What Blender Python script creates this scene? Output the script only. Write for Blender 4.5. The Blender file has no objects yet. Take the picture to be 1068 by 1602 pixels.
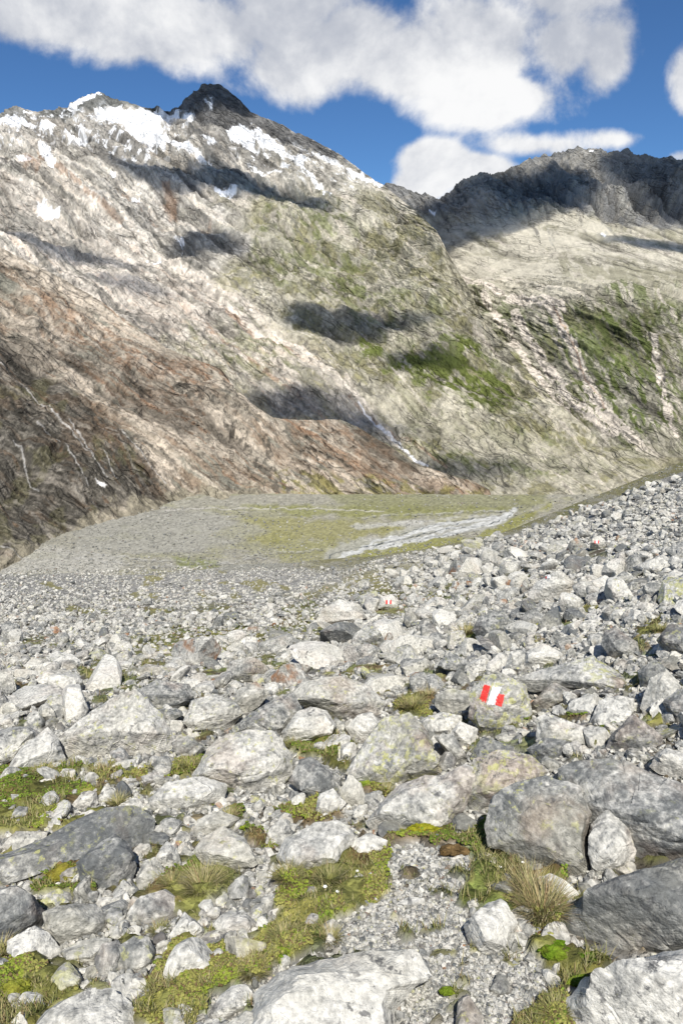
import bpy, bmesh, math, random
import numpy as np
from mathutils import Vector
from mathutils.bvhtree import BVHTree
random.seed(7); R = np.random.RandomState(11)
C = bpy.context.scene.collection
S = bpy.context.scene

# ---------------------------------------------------------------- camera
FP = 1068.0; PITCH = math.radians(16.7); CAMZ = 1.7
cam = bpy.data.objects.new("camera", bpy.data.cameras.new("camera")); C.objects.link(cam)
cam.location = (0, 0, CAMZ); cam.rotation_euler = (math.pi/2 - PITCH, 0, 0)
cam.data.sensor_fit = 'VERTICAL'; cam.data.sensor_height = 36; cam.data.lens = 24
cam.data.clip_start = 0.05; cam.data.clip_end = 30000
S.camera = cam
# ---------------------------------------------------------------- light
SUN_EL = math.radians(57); SUN_AZ = math.radians(5)     # behind the viewer, a little to the right
SD = np.array([math.cos(SUN_EL)*math.sin(SUN_AZ), -math.cos(SUN_EL)*math.cos(SUN_AZ), math.sin(SUN_EL)])
sun = bpy.data.objects.new("sun", bpy.data.lights.new("sun", 'SUN')); C.objects.link(sun)
sun.data.energy = 5.0; sun.data.angle = math.radians(0.53); sun.data.color = (1, .965, .91)
sun.rotation_euler = Vector(SD).to_track_quat('Z', 'Y').to_euler()
S.view_settings.view_transform = 'Standard'; S.view_settings.look = 'None'
S.view_settings.exposure = 0.24; S.view_settings.gamma = 1
cp, sp = math.cos(PITCH), math.sin(PITCH)
def ray(px, py):                                         # photo pixel -> (x/y, z/y) slopes seen from the viewpoint
    h = (np.asarray(px, float)-534)/FP; v = (801-np.asarray(py, float))/FP
    yy = cp+v*sp
    return h/yy, (-sp+v*cp)/yy
def proj(x, y, z):
    z = z-CAMZ; f = y*cp-z*sp; u = y*sp+z*cp
    f = np.maximum(f, 1e-3)
    return 534+FP*x/f, 801-FP*u/f

# ---------------------------------------------------------------- node helper
class NT:
    def __init__(s, tree): s.t = tree; s.l = tree.links
    def n(s, typ, **kw):
        nd = s.t.nodes.new(typ)
        for k, v in kw.items():
            if k.startswith('i_'):
                key = k[2:]; key = int(key) if key.isdigit() else key.replace('_', ' ')
                s.put(nd.inputs[key], v)
            else: setattr(nd, k, v)
        return nd
    def put(s, sock, v):
        if isinstance(v, bpy.types.NodeSocket): s.l.new(v, sock)
        else: sock.default_value = v
    def m(s, op, a, b=0.0, c=0.0, clamp=False):
        nd = s.t.nodes.new('ShaderNodeMath'); nd.operation = op; nd.use_clamp = clamp
        for i, v in enumerate((a, b, c)): s.put(nd.inputs[i], v)
        return nd.outputs[0]
    def vm(s, op, a, b=(0, 0, 0)):
        nd = s.t.nodes.new('ShaderNodeVectorMath'); nd.operation = op
        s.put(nd.inputs[0], a); s.put(nd.inputs[1], b); return nd.outputs[0]
    def sm(s, x, a, b):
        nd = s.t.nodes.new('ShaderNodeMapRange'); nd.interpolation_type = 'SMOOTHSTEP'
        s.put(nd.inputs[0], x); nd.inputs[1].default_value = a; nd.inputs[2].default_value = b
        return nd.outputs[0]
    def noise(s, vec, scale, detail=4, rough=.55, dist=0):
        nd = s.t.nodes.new('ShaderNodeTexNoise'); s.put(nd.inputs['Vector'], vec)
        nd.inputs['Scale'].default_value = scale; nd.inputs['Detail'].default_value = detail
        nd.inputs['Roughness'].default_value = rough; nd.inputs['Distortion'].default_value = dist
        return nd.outputs[0]
    def mix(s, f, a, b, mode='MIX'):
        nd = s.t.nodes.new('ShaderNodeMix'); nd.data_type = 'RGBA'; nd.blend_type = mode
        s.put(nd.inputs[0], f); s.put(nd.inputs[6], a); s.put(nd.inputs[7], b); return nd.outputs[2]

# ---------------------------------------------------------------- sky
w = bpy.data.worlds.new("World"); S.world = w; w.use_nodes = True
w.node_tree.nodes.clear(); g = NT(w.node_tree)
sky = g.n('ShaderNodeTexSky'); sky.sky_type = 'NISHITA'; sky.sun_disc = False
sky.sun_elevation = SUN_EL; sky.sun_rotation = math.pi-SUN_AZ; sky.altitude = 2400; sky.air_density = 1.0
sky.dust_density = .2; sky.ozone_density = 2.5
tc = g.n('ShaderNodeTexCoord').outputs['Generated']
sx = g.n('ShaderNodeSeparateXYZ', i_0=tc)
yy = g.m('MAXIMUM', g.m('ABSOLUTE', sx.outputs[1]), .08)
uu = g.m('DIVIDE', sx.outputs[0], yy); ww = g.m('DIVIDE', sx.outputs[2], yy)
p2 = g.n('ShaderNodeCombineXYZ', i_0=uu, i_1=ww, i_2=0.3).outputs[0]
n1 = g.noise(p2, 5.5, 11, .60, .15); n1u = g.noise(g.vm('ADD', p2, (.012, .035, 0)), 5.5, 6, .60, .15); n2 = g.noise(g.vm('ADD', p2, (3, 1, 7)), 3.2, 5, .5)
n3 = g.noise(g.vm('ADD', p2, (9, 4, 2)), 11.0, 6, .55)
# (px, py, half width px, half height px, weight)
BL = [(560, 60, 90, 70, .9), (945, 85, 80, 105, 1), (120, 20, 250, 75, 1), (300, 45, 230, 85, 1), (470, 85, 150, 85, .8), (440, 0, 120, 60, .9), (-120, 10, 200, 90, 1),
      (640, 95, 130, 75, .95), (760, 70, 150, 105, 1), (880, 70, 115, 105, 1), (800, 150, 170, 60, .8), (880, 0, 110, 60, .9), (680, 262, 72, 46, 1.2),
      (745, 268, 85, 34, 1), (655, 290, 60, 34, 1), (850, 226, 110, 28, .6), (960, 218, 90, 26, .6), (1085, 125, 62, 80, 1), (1080, 245, 70, 16, .5), (1300, 150, 160, 90, 1)]
acc = None; low = None
for (bx, by, rx, ry, wt) in BL:
    u0, w0 = ray(bx, by); u1, _ = ray(bx+rx, by); _, w1 = ray(bx, by-ry)
    a = g.m('DIVIDE', g.m('SUBTRACT', uu, float(u0)), float(abs(u1-u0)))
    b = g.m('DIVIDE', g.m('SUBTRACT', ww, float(w0)), float(abs(w1-w0)))
    d = g.m('SUBTRACT', 1.0, g.m('SQRT', g.m('ADD', g.m('MULTIPLY', a, a), g.m('MULTIPLY', b, b))))
    d = g.m('MULTIPLY', g.m('MAXIMUM', d, -1.0), wt)
    acc = d if acc is None else g.m('SMOOTH_MAX', acc, d, .25)
dens = g.m('ADD', acc, g.m('MULTIPLY', g.m('SUBTRACT', n1, .5), 1.9))
mask = g.m('MULTIPLY', g.sm(dens, .0, .40), .98)
front = g.sm(sx.outputs[1], 0.02, .2)
back = g.sm(g.m('ADD', n2, g.m('MULTIPLY', n1, .4)), .74, .92)
mask = g.m('ADD', g.m('MULTIPLY', mask, front), g.m('MULTIPLY', g.m('MULTIPLY', back, g.m('SUBTRACT', 1.0, front)), g.sm(sx.outputs[2], 0.0, .2)), clamp=True)
shade = g.sm(g.m('ADD', g.m('ADD', g.m('MULTIPLY', n2, .6), g.m('MULTIPLY', n3, .3)), g.m('MULTIPLY', g.m('SUBTRACT', n1, n1u), 1.1)), .22, .68)
ccol = g.mix(shade, (.52, .55, .62, 1), (1.0, 1.0, 1.0, 1))
bg1 = g.n('ShaderNodeBackground', i_Strength=.092)
g.l.new(g.mix(1.0, sky.outputs[0], (.50, .76, 1.0, 1), 'MULTIPLY'), bg1.inputs[0])
bg2 = g.n('ShaderNodeBackground', i_Strength=.83); g.l.new(ccol, bg2.inputs[0])
mx = g.n('ShaderNodeMixShader'); g.l.new(mask, mx.inputs[0]); g.l.new(bg1.outputs[0], mx.inputs[1]); g.l.new(bg2.outputs[0], mx.inputs[2])
g.l.new(mx.outputs[0], g.n('ShaderNodeOutputWorld').inputs[0])
w.cycles.sampling_method = 'MANUAL'; w.cycles.sample_map_resolution = 512

# ---------------------------------------------------------------- numpy noise
_P = np.random.RandomState(5).rand(1 << 16).astype(np.float32)*2-1
def _h(ix, iy, iz):
    return _P[((ix*73856093) ^ (iy*19349663) ^ (iz*83492791)) & 0xffff]
def vnoise(x, y, z):
    x = np.asarray(x, np.float64); y = np.asarray(y, np.float64); z = np.asarray(z, np.float64)+0*x
    fx = np.floor(x); fy = np.floor(y); fz = np.floor(z)
    ix = fx.astype(np.int64); iy = fy.astype(np.int64); iz = fz.astype(np.int64)
    a = x-fx; b = y-fy; c = z-fz
    a = a*a*a*(a*(a*6-15)+10); b = b*b*b*(b*(b*6-15)+10); c = c*c*c*(c*(c*6-15)+10)
    def L(p, q, t): return p+(q-p)*t
    r = []
    for k in (0, 1):
        r.append(L(L(_h(ix, iy, iz+k), _h(ix+1, iy, iz+k), a), L(_h(ix, iy+1, iz+k), _h(ix+1, iy+1, iz+k), a), b))
    return L(r[0], r[1], c)
def fbm(x, y, z=0.0, o=4, g=.5, l=2.03):
    s = 0; a = 1.0; t = 0
    for i in range(o):
        s = s+a*vnoise(x+i*17.3, y+i*5.1, z+i*9.7); t += a
        a *= g; x = x*l; y = y*l; z = z*l
    return s/t
def ridged(x, y, z=0.0, o=4, g=.5, l=2.03):
    s = 0; a = 1.0; t = 0
    for i in range(o):
        s = s+a*(1-2*np.abs(vnoise(x+i*17.3, y+i*5.1, z+i*9.7))); t += a
        a *= g; x = x*l; y = y*l; z = z*l
    return s/t
def ss(x, a, b):
    t = np.clip((x-a)/(b-a), 0, 1); return t*t*(3-2*t)
def sdpoly(x, y, pts):                                    # signed distance, positive inside
    d = np.full(x.shape, 1e9); ins = np.zeros(x.shape, bool); n = len(pts)
    for i in range(n):
        x0, y0 = pts[i]; x1, y1 = pts[(i+1) % n]; dx = x1-x0; dy = y1-y0
        t = np.clip(((x-x0)*dx+(y-y0)*dy)/(dx*dx+dy*dy+1e-9), 0, 1)
        d = np.minimum(d, (x-x0-t*dx)**2+(y-y0-t*dy)**2)
        if y0 != y1: ins ^= ((y0 > y) != (y1 > y)) & (x < (x1-x0)*(y-y0)/(y1-y0)+x0)
    d = np.sqrt(d); return np.where(ins, d, -d)
def dline(x, y, pts):
    d = np.full(x.shape, 1e9)
    for i in range(len(pts)-1):
        x0, y0 = pts[i]; x1, y1 = pts[i+1]; dx = x1-x0; dy = y1-y0
        t = np.clip(((x-x0)*dx+(y-y0)*dy)/(dx*dx+dy*dy+1e-9), 0, 1)
        d = np.minimum(d, (x-x0-t*dx)**2+(y-y0-t*dy)**2)
    return np.sqrt(d)
def interp(x, pts):
    return np.interp(x, [p[0] for p in pts], [p[1] for p in pts])

# ---------------------------------------------------------------- mesh helpers
def mk(name, V, F, mat=None, parent=None, attrs=None, smooth=True, link=True, mesh_only=False):
    me = bpy.data.meshes.new(name); V = np.ascontiguousarray(V, np.float32); F = np.ascontiguousarray(F, np.int32)
    k = F.shape[1]
    me.vertices.add(len(V)); me.vertices.foreach_set('co', V.ravel())
    me.loops.add(F.size); me.loops.foreach_set('vertex_index', F.ravel())
    me.polygons.add(len(F)); me.polygons.foreach_set('loop_start', np.arange(0, F.size, k, dtype=np.int32))
    try: me.polygons.foreach_set('loop_total', np.full(len(F), k, np.int32))
    except Exception: pass
    me.polygons.foreach_set('use_smooth', np.full(len(F), bool(smooth)))
    for an, arr in (attrs or {}).items():
        arr = np.asarray(arr, np.float32)
        if arr.ndim == 1: me.attributes.new(an, 'FLOAT', 'POINT').data.foreach_set('value', arr)
        elif arr.shape[1] == 3: me.attributes.new(an, 'FLOAT_VECTOR', 'POINT').data.foreach_set('vector', arr.ravel())
        else: me.attributes.new(an, 'FLOAT_COLOR', 'POINT').data.foreach_set('color', arr.ravel())
    me.update(calc_edges=True)
    if mat: me.materials.append(mat)
    if mesh_only: return me
    o = bpy.data.objects.new(name, me); C.objects.link(o)
    if parent: o.parent = parent
    return o
def tag(o, label=None, cat=None, group=None, kind=None):
    if label: o['label'] = label
    if cat: o['category'] = cat
    if group: o['group'] = group
    if kind: o['kind'] = kind
    return o
def gridF(nr, nc):
    i = np.arange((nr-1)*(nc-1)); r = i//(nc-1); c = i % (nc-1); a = r*nc+c
    return np.stack([a, a+1, a+nc+1, a+nc], 1)
def rgba(c): return np.concatenate([np.clip(c, 0, 1), np.ones((len(c), 1))], 1)
_ico = {}
def ico(l):
    if l not in _ico:
        bm = bmesh.new(); bmesh.ops.create_icosphere(bm, subdivisions=l, radius=1)
        _ico[l] = (np.array([v.co[:] for v in bm.verts]), np.array([[v.index for v in f.verts] for f in bm.faces])); bm.free()
    return _ico[l]

# ---------------------------------------------------------------- materials
def newmat(name):
    m = bpy.data.materials.new(name); m.use_nodes = True; m.node_tree.nodes.clear(); g = NT(m.node_tree)
    b = g.n('ShaderNodeBsdfPrincipled'); o = g.n('ShaderNodeOutputMaterial'); g.l.new(b.outputs[0], o.inputs[0])
    b.inputs['Roughness'].default_value = .88; b.inputs['Specular IOR Level'].default_value = .25
    return m, g, b
def bump(g, h, dist, strength, b, prev=None):
    n = g.n('ShaderNodeBump'); n.inputs['Strength'].default_value = strength; n.inputs['Distance'].default_value = dist
    g.l.new(h, n.inputs['Height'])
    if prev: g.l.new(prev, n.inputs['Normal'])
    g.l.new(n.outputs[0], b.inputs['Normal']); return n.outputs[0]

def rock_material():
    m, g, b = newmat('gneiss')
    rp = g.n('ShaderNodeAttribute', attribute_name='rp').outputs['Vector']
    tn = g.n('ShaderNodeAttribute', attribute_name='tint').outputs['Color']
    t = g.n('ShaderNodeSeparateColor', i_0=tn).outputs    # r: tone, g: lichen, b: rust
    ban = g.noise(g.vm('MULTIPLY', rp, (1.6, 1.6, 14)), 1.0, 6, .6, .5)
    blot = g.noise(rp, 3.2, 6, .62)
    fine = g.noise(rp, 42, 4, .65)
    mid = g.noise(rp, 15, 6, .7)
    f = g.m('ADD', g.m('MULTIPLY', ban, .80), g.m('MULTIPLY', blot, .55))
    f = g.m('ADD', f, g.m('MULTIPLY', mid, .85)); f = g.m('ADD', f, g.m('MULTIPLY', g.m('SUBTRACT', fine, .5), .55))
    f = g.sm(g.m('ADD', f, g.m('MULTIPLY', g.m('SUBTRACT', t[0], .5), .80)), .78, 1.42)
    col = g.mix(f, (.135, .141, .138, 1), (.62, .60, .535, 1))
    warm = g.sm(g.noise(g.vm('ADD', rp, (7, 3, 1)), 1.7, 3, .5), .45, .7)
    col = g.mix(g.m('MULTIPLY', warm, .42), col, (.37, .345, .26, 1))
    rust = g.m('MULTIPLY', g.sm(g.noise(g.vm('ADD', rp, (1, 9, 4)), 3.0, 5, .6), .50, .66), t[2])
    col = g.mix(rust, col, (.30, .15, .07, 1))
    spots = g.sm(g.noise(g.vm('ADD', rp, (5, 5, 5)), 22, 4, .65), .56, .64)
    spr = g.sm(g.noise(rp, 2.3, 2, .5), .45, .6)
    col = g.mix(g.m('MULTIPLY', g.m('MULTIPLY', spots, spr), .75), col, (.06, .062, .065, 1))
    li = g.sm(g.m('ADD', g.noise(g.vm('ADD', rp, (2, 8, 3)), 20, 5, .75), g.m('MULTIPLY', g.m('SUBTRACT', t[1], .5), .32)), .60, .68)
    lr = g.sm(g.noise(g.vm('ADD', rp, (6, 1, 8)), 1.8, 3, .5), .40, .58)
    col = g.mix(g.m('MULTIPLY', g.m('MULTIPLY', li, lr), .75), col, (.46, .455, .17, 1))
    grain = g.m('ADD', .28, g.m('MULTIPLY', fine, 1.38))
    gc = g.n('ShaderNodeCombineColor', i_0=grain, i_1=grain, i_2=grain).outputs[0]
    g.l.new(g.mix(1.0, col, gc, 'MULTIPLY'), b.inputs['Base Color'])
    h = g.m('ADD', g.m('MULTIPLY', mid, 1.0), g.m('MULTIPLY', fine, .3))
    h = g.m('ADD', h, g.m('MULTIPLY', ban, .35))
    vo = g.n('ShaderNodeTexVoronoi', feature='DISTANCE_TO_EDGE'); g.l.new(g.vm('MULTIPLY', g.vm('ADD', rp, g.vm('MULTIPLY', rp, (.3, .1, 0))), (1, 1, 2.2)), vo.inputs['Vector']); vo.inputs['Scale'].default_value = 3.3
    crack = g.m('MULTIPLY', g.sm(vo.outputs[0], 0, .03), .22)
    h = g.m('ADD', h, g.m('MULTIPLY', crack, g.sm(blot, .5, .65)))
    bump(g, h, .021, 1.0, b)
    return m
M_ROCK = rock_material()
def land_material(name, sc, dist, specks=.5, pebbles=False, cracks=False):
    m, g, b = newmat(name)
    a = g.n('ShaderNodeAttribute', attribute_name='albedo').outputs['Color']
    P = g.n('ShaderNodeNewGeometry').outputs['Position']
    f1 = g.noise(P, sc, 6, .7); f2 = g.noise(P, sc*6, 4, .7)
    k = g.m('ADD', 1-specks, g.m('MULTIPLY', g.m('ADD', f1, f2), specks))
    k = g.m('MULTIPLY', k, 1.0)
    kc = g.n('ShaderNodeCombineColor', i_0=k, i_1=k, i_2=k).outputs[0]
    cc = g.mix(1.0, a, kc, 'MULTIPLY'); hh = g.m('ADD', f1, g.m('MULTIPLY', f2, .35))
    if pebbles:                                            # gravel of two sizes in the soil
        for q, wgt in ((24, .5), (3.2, .9)):
            vo = g.n('ShaderNodeTexVoronoi'); g.l.new(P, vo.inputs['Vector']); vo.inputs['Scale'].default_value = q
            cv = g.n('ShaderNodeSeparateColor', i_0=vo.outputs['Color']).outputs[0]
            kk_ = g.m('ADD', .62, g.m('MULTIPLY', cv, .76)); cc = g.mix(1.0, cc, g.n('ShaderNodeCombineColor', i_0=kk_, i_1=kk_, i_2=kk_).outputs[0], 'MULTIPLY')
            hh = g.m('ADD', hh, g.m('MULTIPLY', g.m('SUBTRACT', 1.0, vo.outputs['Distance']), wgt))
    if cracks:                                             # joints and ledges in the bedrock
        for (sx_, sy_, sz_), th, wgt in (((.016, .010, .070), .050, 1.5), ((.055, .03, .24), .07, .8)):
            wp = g.vm('ADD', P, g.vm('MULTIPLY', g.n('ShaderNodeTexNoise', i_Vector=P, i_Scale=.03).outputs['Color'], (16, 16, 16)))
            rt = g.n('ShaderNodeVectorRotate', rotation_type='Y_AXIS'); g.l.new(wp, rt.inputs['Vector']); rt.inputs['Angle'].default_value = -.6
            vo = g.n('ShaderNodeTexVoronoi', feature='DISTANCE_TO_EDGE'); g.l.new(g.vm('MULTIPLY', rt.outputs[0], (sx_, sy_, sz_)), vo.inputs['Vector']); vo.inputs['Scale'].default_value = 1
            e = g.sm(vo.outputs[0], 0, th); pm_ = g.sm(g.noise(P, .012, 3, .6), .40, .58)
            kx = g.m('SUBTRACT', 1.0, g.m('MULTIPLY', g.m('MULTIPLY', g.m('SUBTRACT', 1.0, e), pm_), .36))
            cc = g.mix(1.0, cc, g.n('ShaderNodeCombineColor', i_0=kx, i_1=kx, i_2=kx).outputs[0], 'MULTIPLY')
            hh = g.m('ADD', hh, g.m('MULTIPLY', kx, wgt))
    g.l.new(cc, b.inputs['Base Color'])
    bump(g, hh, dist, 1.0, b)
    b.inputs['Roughness'].default_value = .95; b.inputs['Specular IOR Level'].default_value = .1
    return m

# ---------------------------------------------------------------- mountains: surfaces laid at their own distances
def layer(name, crest, bottom, cols, x0, x1, nc, nr, paint, mat, amp, ang, relief=None, jag=.42):
    X = np.linspace(x0, x1, nc); s = np.linspace(0, 1, nr)
    T = np.zeros((len(cols), 6)); cx = [c[0] for c in cols]
    for i, c in enumerate(cols): T[i] = c[1]
    TY = np.stack([np.interp(X, cx, T[:, k]) for k in range(6)], 0)      # 6 x nc
    for _ in range(6):                                     # smooth along the columns
        TY = (TY+np.roll(TY, 12, 1)*0+np.concatenate([TY[:, 8:], np.repeat(TY[:, -1:], 8, 1)], 1)+np.concatenate([np.repeat(TY[:, :1], 8, 1), TY[:, :-8]], 1))/3
    kk = s*5; k0 = np.clip(np.floor(kk).astype(int), 0, 4); fr = (kk-k0)[:, None]
    km = np.clip(k0-1, 0, 5); k1 = k0+1; k2 = np.clip(k0+2, 0, 5)
    a, b_, c_, d_ = TY[km], TY[k0], TY[k1], TY[k2]         # Catmull-Rom up the profile
    Y = .5*((2*b_)+(-a+c_)*fr+(2*a-5*b_+4*c_-d_)*fr**2+(-a+3*b_-3*c_+d_)*fr**3)
    cr = interp(X, crest); bo = interp(X, bottom)
    py = bo[None]+(cr-bo)[None]*s[:, None]; px = np.repeat(X[None], nr, 0)
    u, wv = ray(px, py)
    P = np.stack([u*Y, Y, CAMZ+wv*Y], -1)
    dr = P[1:, :, :]-P[:-1, :, :]; dr = np.concatenate([dr, dr[-1:]], 0)
    dc = P[:, 1:, :]-P[:, :-1, :]; dc = np.concatenate([dc, dc[:, -1:]], 1)
    N = np.cross(dc, dr); N /= np.linalg.norm(N, axis=-1, keepdims=True)+1e-9
    for _ in range(3):                                     # broad normals, so displaced columns neither fan out nor cross
        cs = np.cumsum(np.concatenate([np.repeat(N[:, :1], 21, 1), N, np.repeat(N[:, -1:], 20, 1)], 1), 1); N = (cs[:, 41:]-cs[:, :-41])/41
        N = np.concatenate([N, N[:, -1:]], 1)[:, :nc] if N.shape[1] < nc else N[:, :nc]
    N /= np.linalg.norm(N, axis=-1, keepdims=True)+1e-9
    q = np.radians(ang(px, py)); ca, sa = np.cos(q), np.sin(q)
    # coordinates along / across the strata
    al = px*ca+py*sa; ac = -px*sa+py*ca
    D = amp(px, py)
    sc_ = np.clip(Y/900., .35, 2.); wx, wy, wz = P[..., 0], P[..., 1], P[..., 2]
    wa = wx*ca-wz*sa; wc = wx*sa+wz*ca+.04*wy           # along the strata, across the strata
    q_ = 1/(95*sc_.mean())
    bench = ridged(wa*q_*.55, wc*q_*4.2, wy*q_*.3, 5, .58)
    n = (.95*fbm(wx*q_*.55, wy*q_*.45, wz*q_*.55+1.3, 3)+.46*bench+.24*ridged(wx*q_*2.2+.4*wc*q_, wy*q_*1.6, wz*q_*2.2+8, 4, .55)
         + .09*fbm(wa*q_*3, wc*q_*22, wy*q_*2, 3, .65)+.08*fbm(wx*q_*16, wy*q_*16, wz*q_*16, 3, .7))
    if relief is not None: n = n+relief(px, py)
    fade = ss(s, 0.90, 1.0)[:, None]*(1-jag)
    P = P+N*(Y*.026*D*n*(1-fade))[..., None]
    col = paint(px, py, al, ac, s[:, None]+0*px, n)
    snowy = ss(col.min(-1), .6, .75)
    col = col*(1-(1-snowy)*.50*ss(-bench, -.12, .30))[..., None]*(1+.16*(1-snowy)*ss(bench, .15, .5))[..., None]*np.array([1.09, 1.07, 1.035])  # relief shade put into the colour: low bands darker, raised ones lighter
    # the far side of the crest drops away behind it
    bk = 24; Q = []
    for i in range(1, bk+1):
        p = P[-1].copy(); d = i*i*2.2
        p[:, 1] += d*.8+3*i; p[:, 2] -= d*.55+1.2*i; p[:, 0] *= 1+d*.8/np.maximum(p[:, 1], 1)*.6
        p += (fbm(px[0]/30, i/3.0+0*px[0], 3, 3)*(2+i))[:, None]*np.array([.3, .5, 1]); Q.append(p)
    P = np.concatenate([P, np.array(Q)], 0); col = np.concatenate([col, np.repeat(col[-1:], bk, 0)], 0)
    return tag(mk(name, P.reshape(-1, 3), gridF(nr+bk, nc), mat, attrs={'albedo': rgba(col.reshape(-1, 3))}, smooth=False), kind='structure')
def lerp(a, b, t): return a+(b-a)*t[..., None]
def K(*c): return np.array(c, float)
PALE = K(.40, .37, .31); PINK = K(.50, .455, .395); GREY = K(.22, .212, .185); DARK = K(.085, .082, .075)
OLIVE = K(.175, .165, .082); GRASS = K(.105, .125, .036); RUST = K(.235, .145, .09); SNOW = K(.86, .88, .91); SCREE = K(.36, .34, .27)
def tint_poly(col, px, py, pts, c, soft, rough, amt=1.0, seed=0.0, sc=14., thr=None, al=None, ac=None):
    xs = [p[0] for p in pts]; ys = [p[1] for p in pts]; mg = soft+rough+10
    mk_ = (px > min(xs)-mg) & (px < max(xs)+mg) & (py > min(ys)-mg) & (py < max(ys)+mg)
    if not mk_.any(): return
    x = px[mk_]; y = py[mk_]
    d = sdpoly(x, y, pts)+rough*1.6*fbm(x/sc, y/sc, seed, 4, .6)
    m = ss(d, -soft, soft)*amt
    if thr is not None:
        m = m*ss(fbm((al[mk_])/22+seed, (ac[mk_])/7, seed, 4, .65), thr-.12, thr+.12)
    col[mk_] = lerp(col[mk_], c, m)
def tint_line(col, px, py, pts, c, wd, amt=1.0, wob=3.0, seed=0.0, dash=None):
    xs = [p[0] for p in pts]; ys = [p[1] for p in pts]; mg = wd+wob*2+6
    mk_ = (px > min(xs)-mg) & (px < max(xs)+mg) & (py > min(ys)-mg) & (py < max(ys)+mg)
    if not mk_.any(): return
    x = px[mk_]; y = py[mk_]
    x2 = x+wob*fbm(x/13, y/13, seed, 3); y2 = y+wob*fbm(x/13, y/13, seed+5, 3)
    m = ss(-dline(x2, y2, pts), -wd-.8, -wd+.8 if wd > .8 else 0)*amt
    if dash is not None: m = m*ss(fbm(x/6, y/6, seed+9, 3, .7), dash-.15, dash+.15)
    col[mk_] = lerp(col[mk_], c, m)

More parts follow.
